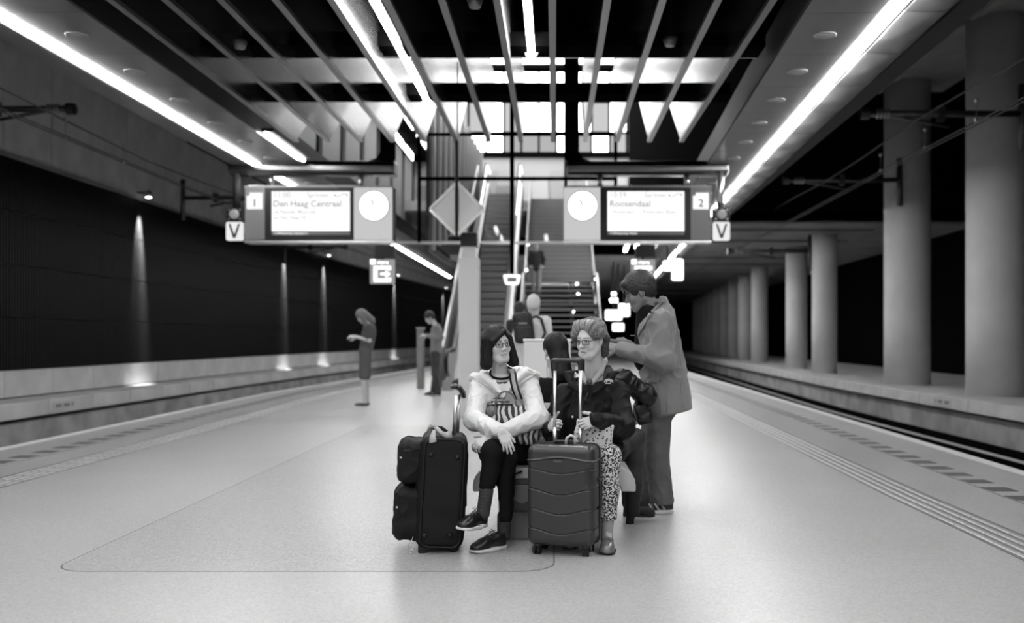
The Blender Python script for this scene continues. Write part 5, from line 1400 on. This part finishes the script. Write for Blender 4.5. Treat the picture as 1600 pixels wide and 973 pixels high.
soft('end_patch', lambda P: dell(P, W(769, 641, 6.18), A(.034, .03, .042)), W(769, 641, 6.18) - .05, W(769, 641, 6.18) + .05, .006, mat('bag_patch', .18, .5, var=.5, vscale=40), zbag)
M_strap = mat('strap_grey', .30, .6)
pth = [W(799, 577, 6.36), W(801, 585, 6.25), W(803, 598, 6.20), W(806, 610, 6.185), W(811, 624, 6.17)]
ribbon(pth, .048, M_black_p, zbag, 'strap', (1, 0, .1)); ribbon([p + A(0, -.005, 0) for p in pth], .022, M_strap, zbag, 'strap_stripe', (1, 0, .1))
# crumpled plastic bag between the women
cp = W(850, 668, 6.27)
soft('plastic_bag', lambda P: dell(P, cp, A(.055, .05, .11)) - .022 * (folds(P, .06, 4) - .5), cp - A(.1, .09, .15), cp + A(.1, .09, .15), .007, mat('plastic', .42, .25, var=.3, vscale=12), label='crumpled pale plastic bag wedged between the two seated women', cat='bag', loc=tuple(cp - A(0, 0, .1)))

# ============ older woman in the black jacket
M_jkt_b = mat('jacket_black', 0.006, 0.6, bump=.1, bscale=120, spec=.22)
HB = Head(W(922, 529, 6.29), yaw=-37, pitch=12, roll=2, sc=.99, old=True)
shB = [W(882, 618, 6.40), W(964, 614, 6.42)]; elB = [W(860, 676, 6.32), W(972, 668, 6.27)]; wrB = [W(861, 670, 6.10), W(931, 655, 5.97)]
hipB = [W(900, 704, 6.44), W(938, 704, 6.44)]; knB = [W(893, 712, 6.11), W(952, 713, 6.02)]; anB = [W(893, 826, 6.14), W(949, 838, 5.99)]
pB = person('older woman with grey hair and glasses in a black jacket holding the suitcase handle', HB, W(928, 592, 6.41), shB, elB, wrB, hipB, knB, anB, neck_r=.056, hands=[
    dict(w=W(861, 667, 6.075), f=A(.08, -.95, .25), n=A(-1, -.15, .1), thumb=-1, curl=(1.15, 1.2, 1.25, 1.3), curl2=(1.1, 1.1, 1.1, 1.1), tc=.5, sc=.92),
    dict(w=W(936, 654, 5.965), f=A(-.85, -.12, -.30), n=A(0, -1, .3), thumb=1, curl=(.35, .4, .45, .5), curl2=(1.0, 1.05, 1.1, 1.1), tc=.5, sc=.92)])
def hairB(L):
    u = np.arctan2(L[:, 0], L[:, 2] + .03)
    st = .0010 * np.sin(u * 42 + 1.1 * np.sin(L[:, 1] * 22)) + .0007 * np.sin(u * 11 + 1.5 * np.sin(L[:, 1] * 26 + 1))
    d = dell(L, A(.002, .026, .044), A(.088, .112, .092))
    d = smin(d, dell(L, A(0, .075, -.040), A(.082, .058, .105)), .03)
    d = smin(d, dcap(L, A(-.052, -.046, .104), A(.040, -.050, .110), .016, .018), .05)
    d = smin(d, dcap(L, A(-.062, -.046, .095), A(-.088, -.048, .035), .018, .018), .04)
    d = smin(d, dcap(L, A(-.090, -.052, .035), A(-.086, -.028, -.045), .018, .013), .02)
    d = smin(d, dcap(L, A(.048, -.046, .100), A(.084, -.012, .045), .018, .022), .045)
    d = smin(d, dcap(L, A(.084, -.012, .045), A(.088, .045, -.01), .022, .024), .025)
    d = smin(d, dcap(L, A(.084, .045, .0), A(.068, .058, -.115), .026, .020), .03)
    d = d + st
    d = smax(d, -dell(L, A(-.004, -.108, -.036), A(.068, .088, .122)), .012)
    d = smax(d, -dell(L, A(.090, -.008, -.030), A(.034, .036, .044)), .008)
    return smax(d, -(L[:, 2] + .135), .015)
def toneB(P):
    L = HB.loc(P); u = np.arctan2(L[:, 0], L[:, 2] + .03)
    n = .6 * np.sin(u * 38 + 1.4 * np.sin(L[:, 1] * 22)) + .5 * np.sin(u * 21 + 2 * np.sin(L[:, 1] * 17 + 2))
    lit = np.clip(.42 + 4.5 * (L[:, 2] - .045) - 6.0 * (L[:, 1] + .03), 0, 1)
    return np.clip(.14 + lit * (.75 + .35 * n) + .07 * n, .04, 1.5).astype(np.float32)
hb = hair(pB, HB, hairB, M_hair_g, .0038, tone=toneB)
# loose strands over the top of her hair
rs_ = np.random.RandomState(3)
for nm_, m_, cnt, r_ in (('light_strands', mat('hair_strand', .34, .5), 330, .0010), ('dark_strands', mat('hair_strand_dark', .05, .5), 260, .0011)):
    b = MB(); n_ = 11
    for i in range(cnt):
        u0 = rs_.uniform(-1.75, 1.75); vs = np.linspace(-.82 + .45 * rs_.uniform(), rs_.uniform(.2, 1.5), n_); wv = rs_.uniform(0, 6)
        pts = []
        for t_, v_ in enumerate(vs):
            u_ = u0 * (1 + .05 * math.sin(v_ * 2 + wv)) + .015 * math.sin(v_ * 5 + wv)
            pts.append((.10 * math.sin(u_) * math.cos(v_), .02 + .12 * math.sin(v_), .03 + .10 * math.cos(u_) * math.cos(v_)))
        pts = onto(hairB, pts, 4, .0004)
        bad = np.abs(hairB(pts)) > .004
        if bad.any():
            k0 = int(np.argmax(~bad)); k1 = k0 + int(np.argmax(np.append(bad[k0:], True)))
            if k1 - k0 < 4: continue
            pts = pts[k0:k1]
        b.tube([HB.w(p) for p in pts], r_, 3, caps=False)
    b.build(nm_, m_, hb, True)['kind'] = 'stuff'
glasses(HB, pB, .050, .027, .0021, mat('frame_dark', .03, .3), shape=.006, z=-.002)
MB().lathe([(.001, -.004), (.004, 0), (.001, .004)], HB.w((.080, .0, -.043)), n=8).build('earring', M_alu, pB, True)
spB = [(W(918, 704, 6.46), W(922, 645, 6.44), .155, .150, A(1, 0, 0), 1.22), (W(922, 645, 6.44), W(925, 618, 6.42), .150, .115, A(1, 0, 0), 1.40)]
jB = spB + [(shB[0], shB[1], .070, .072), (shB[0], elB[0], .074, .068), (elB[0], wrB[0], .066, .050), (shB[1], elB[1], .080, .078), (elB[1], wrB[1], .074, .048),
            (W(958, 700, 6.40), W(965, 706, 6.25), .08, .05)]
def addB(P, d):
    for lst in ([W(900, 572, 6.44), W(888, 585, 6.34), W(894, 602, 6.265), W(909, 614, 6.235)], [W(953, 558, 6.45), W(962, 576, 6.37), W(951, 597, 6.285), W(928, 613, 6.235)]):
        for i in range(3): d = smin(d, dcap(P, lst[i], lst[i + 1], (.024, .027, .020)[i], (.027, .020, .014)[i]), .018)
    d = smin(d, dcap(P, W(905, 574, 6.50), W(952, 566, 6.50), .040, .040), .03)
    return d
def cutB(P, d):
    d = smax(d, -dcap(P, W(924, 565, 6.32), W(920, 603, 6.24), .072, .020), .012)
    return smax(d, -(P[:, 2] - .47), .015)
jb = garment(pB, 'jacket', jB, M_jkt_b, k=.035, h=.0078, fold=.010, fwl=.11, cut=cutB, add=addB, seed=3)
M_fleece = mat('fleece', .36, .8, bump=.2, bscale=150)
garment(pB, 'scarf', [(W(945, 566, 6.42), W(938, 582, 6.32), .017, .018), (W(938, 582, 6.32), W(925, 598, 6.26), .018, .014), (W(909, 582, 6.34), W(915, 598, 6.27), .016, .014)], M_fleece, k=.02, h=.006)
MB().lathe([(.002, -.022), (.017, -.012), (.02, .0), (.017, .012), (.002, .022)], W(921, 576 + 20, 6.215), n=12).build('collar_toggle', mat('toggle', .06, .5), jb, True)
MB().tube([W(899, 582, 6.27), W(897, 610, 6.245), W(893, 640, 6.245), W(895, 652, 6.235)], .003, 6).build('draw_cord', M_black_p, jb, True)
for (px, py) in ((899, 583), (894.5, 651)): MB().lathe([(.003, -.008), (.007, 0), (.003, .008)], W(px, py, 6.235), n=8).build('cord_end', M_signw, jb, True)
MB().tube(drape(FN[jb.name], [(919, 612), (914, 625), (909, 640), (905, 652)], 6.0, 6.6), .004, 6).build('zip', M_shell_d, jb, True)
# embroidered half-dome emblem on the chest
eb = drape(FN[jb.name], [(951, 597)], 6.0, 6.6)[0]
for r0, r1 in ((.008, .013), (.0165, .0215)):
    o = MB().prism([(r1 * 1.35 * math.cos(a), r1 * math.sin(a)) for a in np.linspace(0, math.pi, 9)] + [(r0 * 1.35 * math.cos(a), r0 * math.sin(a)) for a in np.linspace(math.pi, 0, 9)], lambda u, v, w: eb + A(u, w, v), -.012, .01)
    o.build('emblem', M_signw, jb)
MB().prism([(-.022, -.004), (.012, -.004), (.012, -.009), (-.022, -.009)], lambda u, v, w: eb + A(u, w, v), -.012, .01).build('emblem', M_signw, jb)
# patterned trousers
def blot_mat(name, scale, lo_, hi_, thr, kind='noise'):
    m = bpy.data.materials.new(name); m.use_nodes = True; nt = m.node_tree; b_ = nt.nodes['Principled BSDF']; b_.inputs['Roughness'].default_value = .75
    tc = nt.nodes.new('ShaderNodeTexCoord')
    n = nt.nodes.new('ShaderNodeTexNoise' if kind == 'noise' else 'ShaderNodeTexVoronoi'); n.inputs['Scale'].default_value = scale
    if kind == 'noise': n.inputs['Detail'].default_value = 3; out = n.outputs['Fac']
    else: n.feature = 'F1'; out = n.outputs['Distance']
    r = nt.nodes.new('ShaderNodeValToRGB'); r.color_ramp.interpolation = 'CONSTANT'; r.color_ramp.elements[0].color = (lo_, lo_, lo_, 1); r.color_ramp.elements[1].position = thr; r.color_ramp.elements[1].color = (hi_, hi_, hi_, 1)
    nt.links.new(tc.outputs['Object'], n.inputs['Vector']); nt.links.new(out, r.inputs[0]); nt.links.new(r.outputs[0], b_.inputs['Base Color'])
    return m
M_blot = blot_mat('patterned_cloth', 95, .012, .60, .50)
M_toile = blot_mat('printed_pouch', 48, .07, .60, .31, 'vor')
garment(pB, 'trousers', [(hipB[0], knB[0], .088, .070), (knB[0], W(893, 805, 6.13), .068, .05), (hipB[1], knB[1], .090, .074), (knB[1], W(951, 770, 6.0), .073, .062), (W(951, 770, 6.0), W(949, 812, 5.99), .060, .054), (hipB[0], hipB[1], .12, .12)], M_blot, k=.02, h=.008, fold=.006, fwl=.1, seed=4,
        cut=lambda P, d: smax(d, -(P[:, 2] - W(0, 813, 5.96)[2]), .006))
M_hose = mat('stocking', .34, .6)
for a, b, r in ((W(950, 808, 5.99), W(948, 846, 6.0), .037), (W(893, 800, 6.14), W(893, 842, 6.14), .037)):
    soft('sock', lambda P: dcap(P, a, b, r, r * .9), *bounds([a, b], .05), .006, M_hose, pB)
M_shoe_s = mat('shoe_pewter', .24, .32, metal=.5)
shoe(pB, A(W(949, 0, 6.0)[0], 6.04, 0), A(-.04, -1, 0), A(0, 0, 1), .235, 'strap', M_shoe_s, M_shell_d, 1.15)
shoe(pB, A(W(893, 0, 6.1)[0], 6.19, 0), A(-.04, -1, 0), A(0, 0, 1), .235, 'strap', M_shoe_s, M_shell_d, 1.15)
# printed pouch on her lap
pc = W(926, 686, 6.06)
t = empty('pouch', pc - A(0, 0, .1), 'white printed cloth pouch on the older woman\'s lap behind the suitcase bar', 'pouch')
soft('pouch_body', lambda P: dbox(P, pc, A(.118, .04, .118), .035, roty(.18)) - .008 * (folds(P, .10, 5) - .5), pc - A(.17, .09, .17), pc + A(.17, .09, .17), .007, M_toile, t)
MB().tube([pc + A(-.10, -.035, .095), pc + A(0, -.045, .105), pc + A(.09, -.035, .085)], .004, 6).build('hem', M_lgrey, t, True)

# ============ man standing in the corduroy coat
M_cord = mat('corduroy', .19, .85, bump=.3, bscale=400, stretch=(1, 1, .02), sheen=.3, var=.12, vscale=3)
M_jeans = mat('denim', .11, .8, var=.18, vscale=9, bump=.15, bscale=250)
D = 7.32
HC = Head(W(998, 456, D), yaw=-88, pitch=24, roll=0, sc=1.06, fem=False)
shC = [W(1032, 503, D - .21), W(1026, 503, D + .23)]; elC = [W(1037, 562, D - .27), W(1016, 566, D + .27)]; wrC = [W(972, 546, D - .20), W(970, 538, D + .08)]
hipC = [W(1030, 632, D - .09), W(1026, 632, D + .10)]; knC = [W(1026, 712, D - .09), W(1016, 712, D + .12)]; anC = [W(1034, 781, D - .08), W(1018, 776, D + .12)]
pC = person('man in a grey corduroy coat and jeans standing with bowed head', HC, W(1017, 484, D), shC, elC, wrC, hipC, knC, anC, skin=M_skin_d, neck_r=.06, hands=[
    dict(w=W(968, 545, D - .20), f=A(-.9, .2, .25), n=A(-.1, -.6, .75), thumb=-1, curl=(.5, .5, .55, .6), tc=.4, sc=1.08),
    dict(w=W(968, 536, D + .06), f=A(-.95, -.15, .1), n=A(-.1, .5, .8), thumb=1, curl=(.5, .5, .55, .6), tc=.4, sc=1.08)])
def hairC(L):
    d = short_hair(L, .020, .03, -.075)
    d = smin(d, dcap(L, A(-.045, -.078, .088), A(.045, -.078, .088), .020, .020), .03) - .004 * folds(L, .018, 3)
    return smax(d, -dell(L, A(0, -.125, -.030), A(.09, .075, .105)), .01)
hair(pC, HC, hairC, mat('hair_dark', .02, .5, attr='tone'), .0045)
glasses(HC, pC, .048, .030, .0018, M_chrome, up=.052, lens=True)
coat = [(W(1027, 520, D), W(1036, 580, D), .158, .165, A(0, 1, 0), 1.38), (W(1036, 580, D), W(1046, 640, D), .166, .182, A(0, 1, 0), 1.36), (W(1034, 505, D - .17), W(1032, 505, D + .18), .095, .095),
        (shC[0], elC[0], .090, .084), (elC[0], wrC[0], .080, .056), (shC[1], elC[1], .088, .08), (elC[1], wrC[1], .078, .056), (W(1038, 488, D - .06), W(1038, 488, D + .08), .07, .07)]
def addC(P, d):
    return smin(d, dcap(P, W(1036, 470, D - .07), W(1036, 470, D + .08), .035, .035), .03)
def cutC(P, d):
    d = smax(d, -dcap(P, W(996, 478, D), W(992, 530, D), .085, .03, A(0, 1, 0), 1.1), .012)
    hem = P[:, 2] - (W(0, 651, D)[2] + .22 * (P[:, 0] - W(1015, 0, D)[0]))
    return smax(d, -hem, .01)
jc = garment(pC, 'coat', coat, M_cord, k=.04, h=.0095, fold=.012, fwl=.13, cut=cutC, add=addC, seed=5, mask=lambda P: np.where(P[:, 2] > W(0, 590, D)[2], 1.0, .35))
garment(pC, 'shirt', [(W(1012, 490, D), W(1015, 560, D), .085, .12, A(0, 1, 0), 1.2)], M_trs_b, h=.012)
fC = FN[jc.name]
patch(fC, ((1027, 467), (1038, 470), (1020, 488), (1012, 484)), D - .5, D + .1, .012, M_cord, jc, 'collar')
patch(fC, ((1010, 487), (1019, 491), (1004, 514), (996, 528)), D - .5, D + .1, .012, M_cord, jc, 'lapel')
patch(fC, ((1012, 593), (1031, 592), (1031, 597), (1012, 598)), D - .5, D + .1, .007, M_cord, jc, 'pocket_flap')
MB().tube(drape(fC, [(1053, 482), (1058, 510), (1061, 535), (1064, 570), (1064, 610), (1066, 636)], D - .5, D + .3), .003, 5).build('seam', M_cord, jc, True)
MB().tube(drape(fC, [(1038, 590), (1040, 610), (1042, 644)], D - .5, D + .3), .003, 5).build('seam', M_cord, jc, True)
MB().tube(drape(fC, [(985, 524), (1005, 524)], D - .5, D + .3), .003, 5).build('breast_pocket', M_cord, jc, True)
garment(pC, 'jeans', [(hipC[0], knC[0], .098, .092), (knC[0], anC[0], .090, .088), (hipC[1], knC[1], .098, .090), (knC[1], anC[1], .088, .085), (hipC[0], hipC[1], .14, .14)], M_jeans, k=.015, h=.0095, fold=.010, fwl=.09, seed=6,
        cut=lambda P, d: smax(d, -(P[:, 2] - .065), .008), mask=lambda P: np.where(P[:, 2] < .35, 1.0, .4))
M_snk = mat('sneaker_black', .02, .5)
for ankle, dx in ((anC[0], 0), (anC[1], 0)):
    s_ = shoe(pC, A(ankle[0] + .085, ankle[1] + .01, 0), A(-1, -.22, 0), A(0, 0, 1), .29, 'sneaker', M_snk, M_sole_w, 1.05, h=.006)
    fx = unit(A(-1, -.22, 0)); sd_ = A(-.21, 1, 0) * -1
    o0 = A(ankle[0] + .085, ankle[1] + .01, 0)
    for k in range(3):
        a = o0 + fx * (.08 + .045 * k) + unit(sd_) * .052
        MB().tube([a + A(0, 0, .03), a + fx * .028 + unit(sd_) * -.016 + A(0, 0, .075)], .007, 6).build('side_stripe', M_lgrey, s_, True)
ph = W(955, 541, D - .08)
t = empty('phone', ph, 'dark phone held by the man in the corduroy coat', 'phone')
MB().box(-.035, .035, -.07, .07, -.004, .004, R=rotz(1.4) @ rotx(.4), c=tuple(ph)).build('body', M_black_p, t, bevel=.003)
MB().box(-.031, .031, -.062, .062, .004, .005, R=rotz(1.4) @ rotx(.4), c=tuple(ph)).build('screen', M_mgrey, t)

# ============ traveller in black leather on the far side of the bench, mostly hidden
M_leather = mat('black_leather', .007, .38, bump=.2, bscale=40, spec=.35)
M_suede = mat('boot_suede', .010, .8)
HD = Head(W(930, 556, 6.86), yaw=125, pitch=5, sc=.95)
shD = [W(922, 596, 6.80), W(974, 594, 6.92)]; elD = [W(905, 640, 6.86), W(1010, 617, 6.95)]; wrD = [W(915, 670, 7.05), W(998, 648, 7.08)]
hipD = [W(950, 702, 6.90), W(958, 700, 6.72)]; knD = [W(980, 690, 7.12), W(993, 684, 6.84)]; anD = [W(982, 772, 7.13), W(989, 792, 6.82)]
pD = person('traveller in a black leather jacket, jeans and ankle boots seated behind the older woman', HD, W(942, 590, 6.86), shD, elD, wrD, hipD, knD, anD, hh=.006, hres=.005, hands=[
    dict(w=wrD[0], f=A(.3, .7, -.3), n=A(0, 0, 1), thumb=1), dict(w=wrD[1], f=A(-.3, .8, -.2), n=A(0, 0, 1), thumb=-1)])
hair(pD, HD, lambda L: smin(short_hair(L, .016, .02, -.11), dell(L, A(0, .05, -.08), A(.085, .06, .10)), .03), M_hair_b, .007)
garment(pD, 'jacket', [(W(948, 694, 6.84), W(946, 620, 6.86), .125, .125, A(1, 0, 0), 1.15), (shD[0], shD[1], .075, .075), (shD[0], elD[0], .07, .065), (elD[0], wrD[0], .06, .045), (shD[1], elD[1], .075, .07), (elD[1], wrD[1], .066, .05), (W(940, 590, 6.86), W(945, 582, 6.86), .07, .06)],
        M_leather, k=.035, h=.010, fold=.016, fwl=.09, seed=7)
garment(pD, 'jeans', [(hipD[0], knD[0], .085, .07), (knD[0], anD[0], .062, .05), (hipD[1], knD[1], .085, .068), (knD[1], W(991, 770, 6.82), .060, .050), (hipD[0], hipD[1], .11, .11)], mat('denim_dark', .03, .8, var=.3, vscale=12), k=.02, h=.010, fold=.005, fwl=.1, seed=1)
for i, (hx, hy) in enumerate(((W(976, 0, 7.10)[0], 7.10), (W(980, 0, 6.81)[0], 6.79))):
    s_ = shoe(pD, A(hx, hy, .055), A(.85, .5, -.12), A(.1, .05, 1), .225, 'boot', M_suede, M_black_p, .95, h=.007)
    a = A(hx + .034, hy + .02, .09)
    soft('boot_shaft', lambda P: dcap(P, a, a + A(.004, 0, .17), .052, .058) + .002 * wob(P, .06, 2), *bounds([a, a + A(0, 0, .17)], .08), .008, M_suede, s_)
bg = W(1004, 645, 6.98)
soft('belt_bag', lambda P: dbox(P, bg, A(.055, .06, .075), .025, roty(-.3)) - .012 * (folds(P, .06, 2) - .5), bg - .13, bg + .13, .008, M_leather, label='small crumpled black leather bag hanging beside the leather-clad traveller', cat='bag', loc=tuple(bg - A(0, 0, .08)))

# ============ dark-haired traveller seated with back to the camera
HE = Head(W(867, 548, 6.98), yaw=205, pitch=14, sc=.95)
shE = [W(905, 606, 6.98), W(836, 606, 6.98)]; elE = [W(915, 660, 7.08), W(835, 662, 7.08)]; wrE = [W(890, 680, 7.25), W(850, 680, 7.25)]
hipE = [W(885, 698, 6.92), W(850, 698, 6.92)]; knE = [W(890, 702, 7.30), W(850, 702, 7.30)]; anE = [W(890, 788, 7.32), W(850, 788, 7.32)]
pE = person('dark-haired traveller in black seated with back turned between the two women', HE, W(869, 592, 6.98), shE, elE, wrE, hipE, knE, anE, hh=.006, hres=.005, hands=[
    dict(w=wrE[0], f=A(-.2, .8, -.2), n=A(0, 0, 1), thumb=1), dict(w=wrE[1], f=A(.2, .8, -.2), n=A(0, 0, 1), thumb=-1)])
def hairE(L):
    d = dell(L, A(0, .02, .04), A(.088, .110, .096)); d = smin(d, dcap(L, A(0, .06, -.01), A(0, .085, -.19), .065, .07, A(1, 0, 0), 1.1), .03)
    d = d - .003 * folds(L, .03, 2)
    return smax(d, -dell(L, A(0, -.115, -.05), A(.068, .095, .115)), .012)
hair(pE, HE, hairE, M_hair_b, .006, pad=.24)
garment(pE, 'coat', [(W(868, 696, 6.94), W(869, 620, 6.97), .14, .135, A(1, 0, 0), 1.2), (shE[0], shE[1], .07, .07), (shE[0], elE[0], .068, .06), (elE[0], wrE[0], .058, .045), (shE[1], elE[1], .068, .06), (elE[1], wrE[1], .058, .045)], mat('wool_black', .008, .9, spec=.1), k=.035, h=.011, fold=.008, fwl=.1)
garment(pE, 'trousers', [(hipE[i], knE[i], .08, .065) for i in (0, 1)] + [(knE[i], anE[i], .06, .048) for i in (0, 1)] + [(hipE[0], hipE[1], .1, .1)], M_trs_b, k=.02, h=.012)
for i in (0, 1): shoe(pE, A(anE[i][0], anE[i][1] - .04, 0), A(0, 1, 0), A(0, 0, 1), .25, 'low', M_shoe_b, M_black_p, h=.009)

# ============ people further away
def far_person(label, d, head, yaw, pitch, neck, sh, el, wr, hip, kn, an, top, trs, hair_m, skin=None, sleeve=1.0, short=False, shoes=None, fem=False, toe=A(-1, 0, 0), hw=.2, up=None, legs_r=(.095, .075, .062), torso_r=(.13, .13), tax=A(0, 1, 0), hairf=None, z_ground=0.0, style='low', hy=.17, hem=None):
    """joints as pixel pairs at depth d; hw half shoulder width along the depth axis (profile) or x axis"""
    w2 = lambda q, o: [W(q[0], q[1], d) + o, W(q[2], q[3], d) - o] if len(q) == 4 else [W(q[0], q[1], d) + o, W(q[0], q[1], d) - o]
    ax = tax; osh = -ax * hw; ohip = -ax * .09
    sh, el, wr = w2(sh, osh), w2(el, osh * 1.15), w2(wr, osh * .35)
    hip, kn, an = w2(hip, ohip), w2(kn, ohip), w2(an, ohip)
    H = Head(W(head[0], head[1], d), yaw, pitch, sc=1.03, fem=fem); fdir = H.R @ A(0, -1, 0)
    fl = unit(fdir * A(1, 1, 0))
    p = person(label, H, W(neck[0], neck[1], d), sh, el, wr, hip, kn, an, skin=skin, hh=.010, hres=.007, legr=(.075, .058, .046), hands=[
        dict(w=wr[0], f=fl + A(0, 0, .1), n=-ax * .6 + A(0, 0, .6), thumb=-1, curl=(.5, .5, .5, .5)), dict(w=wr[1], f=fl + A(0, 0, .1), n=ax * .6 + A(0, 0, .6), thumb=1, curl=(.5, .5, .5, .5))])
    hair(p, H, hairf if hairf else (lambda L: short_hair(L, .014)), hair_m, .010, pad=.22)
    ce = (sh[0] + sh[1]) / 2; pe = (hip[0] + hip[1]) / 2
    lst = [(pe + A(0, 0, -.02), ce + A(0, 0, -.09), torso_r[0], torso_r[1], ax, 1.35), (sh[0], sh[1], .08, .08)]
    for i in (0, 1):
        e2 = sh[i] + (el[i] - sh[i]) * min(1, sleeve); lst.append((sh[i], e2, .072, .066 if sleeve >= 1 else .075))
        if sleeve >= 1: lst.append((el[i], wr[i], .060, .045))
    garment(p, 'top', lst, top, k=.04, h=.014, fold=.008, fwl=.12, cut=(None if hem is None else (lambda P, q: smax(q, -(P[:, 2] - W(0, hem, d)[2]), .01))))
    lst = [(hip[0], hip[1], .11, .11)]
    for i in (0, 1):
        if short: lst.append((hip[i], kn[i] + (hip[i] - kn[i]) * .08, .10, .095))
        else: lst += [(hip[i], kn[i], legs_r[0], legs_r[1]), (kn[i], an[i] + A(0, 0, .02), legs_r[1], legs_r[2])]
    garment(p, 'shorts' if short else 'trousers', lst, trs, k=.02, h=.014, fold=.006, fwl=.1, seed=3)
    for i in (0, 1):
        t_ = unit(np.asarray(toe, float)); shoe(p, A(an[i][0], an[i][1], z_ground) - t_ * .06, t_, A(0, 0, 1), .26, style, shoes or M_shoe_b, M_black_p if style == 'flat' else M_sole_w, h=.011)
    return p, H, wr
def long_hair(L):
    d = dell(L, A(0, .02, .04), A(.086, .108, .096)); d = smin(d, dcap(L, A(0, .06, -.02), A(0, .10, -.20), .075, .06, A(1, 0, 0), 1.1), .03)
    for s in (-1, 1): d = smin(d, dcap(L, A(s * .075, .0, .02), A(s * .08, -.02, -.15), .026, .03, A(0, 1, 0), 1.4), .03)
    return smax(d, -dell(L, A(0, -.12, -.05), A(.062, .09, .11)), .012)
M_tee = mat('tee_grey', .10, .85); M_short = mat('shorts_grey', .12, .85)
M_hair_l = mat('hair_fair', .22, .6, attr='tone')
pF, HF, wF = far_person('person in grey tee and shorts standing alone on the left looking at a phone', 18.8, (565, 494), -88, 42, (575, 505), (577, 512, 577, 512), (581, 532, 579, 532), (556, 526, 556, 526), (571, 548), (570, 590), (572, 627),
    M_tee, M_short, M_hair_l, sleeve=.6, short=True, fem=True, hairf=long_hair, shoes=mat('sandal', .12, .6), style='flat', hem=548)
t = empty('phone', W(547, 524, 18.75), 'small phone held by the person in shorts', 'phone')
MB().box(-.07, .07, -.035, .035, -.005, .005, R=roty(-.5), c=tuple(W(548, 525, 18.8))).build('body', M_black_p, t)
pG, HG, wG = far_person('man in a pale grey cardigan and jeans looking down at a phone by the escalator', 21.9, (671, 496), -75, 32, (679, 506), (683, 511, 681, 511), (691, 527, 684, 529), (668, 524, 668, 524), (681, 553), (680, 584), (686, 612, 676, 613),
    mat('cardigan', .26, .85), mat('denim_grey', .06, .8, var=.4, vscale=6), mat('hair_brown', .035, .6, attr='tone'), toe=A(-.95, -.2, 0), hem=553)
t = empty('phone', W(664, 521, 21.8), 'small phone held by the man in the cardigan', 'phone')
MB().box(-.035, .035, -.005, .005, -.07, .07, R=rotx(-.4), c=tuple(W(664, 521, 21.85))).build('body', M_black_p, t)
pH, HH, wH = far_person('white-haired man in a pale shirt with a black backpack walking away', 13.0, (834, 477), 170, 4, (833, 492), (812, 503, 852, 503), (806, 532, 858, 530), (812, 554, 852, 552), (833, 578), (833, 625), (833, 668),
    mat('shirt_pale', .62, .8), mat('chinos', .10, .8), M_hair_w, toe=A(0, 1, 0), hw=0.0, tax=A(1, 0, 0), torso_r=(.135, .14))
c = W(818, 512, 12.72)
t = empty('backpack', c - A(0, 0, .2), 'black backpack on the white-haired man\'s back', 'backpack')
soft('pack_body', lambda P: dbox(P, c, A(.125, .085, .195), .06, roty(-.12)) - .008 * folds(P, .12, 2), c - A(.2, .15, .27), c + A(.2, .15, .27), .010, mat('pack_black', .012, .6), t)
MB().box(c[0] - .06, c[0] + .05, c[1] - .096, c[1] - .088, c[2] + .05, c[2] + .065).build('logo_strip', M_mgrey, t)
MB().tube([W(826, 498, 12.75), W(838, 494, 12.78), W(846, 498, 12.9), W(852, 520, 12.86), W(840, 545, 12.8), W(826, 540, 12.78)], .018, 6).build('strap', mat('pack_black', .012), t, True)
soft('pack_pocket', lambda P: dbox(P, c + A(0, -.075, -.07), A(.10, .05, .10), .04, roty(-.12)), c - A(.2, .2, .27), c + A(.2, .1, .1), .012, mat('pack_black', .012), t)
zg = zst(33.6)
pI, HI, wI = far_person('person in dark open jacket and pale trousers coming down the stairs', 33.6, (838, 383), 0, 10, (838, 391), (830, 394, 846, 394), (827, 405, 850, 405), (828, 417, 849, 417), (838, 418), (838, 438), (838, 456),
    mat('jacket_dark', .02, .7), mat('trousers_pale', .30, .8), mat('hair_dark2', .03, .6, attr='tone'), toe=A(0, -1, 0), hw=0.0, tax=A(1, 0, 0), z_ground=zg)
pJ, HJ, wJ = far_person('dark-clad person half hidden behind the backpack, walking to the stairs', 17.0, (812, 484), 175, 0, (812, 500), (799, 506, 825, 506), (797, 530, 828, 530), (799, 550, 826, 550), (812, 563), (812, 600), (812, 636),
    mat('jacket_dark', .02), mat('chinos', .10), mat('hair_dark2', .03), toe=A(0, 1, 0), hw=0.0, tax=A(1, 0, 0))
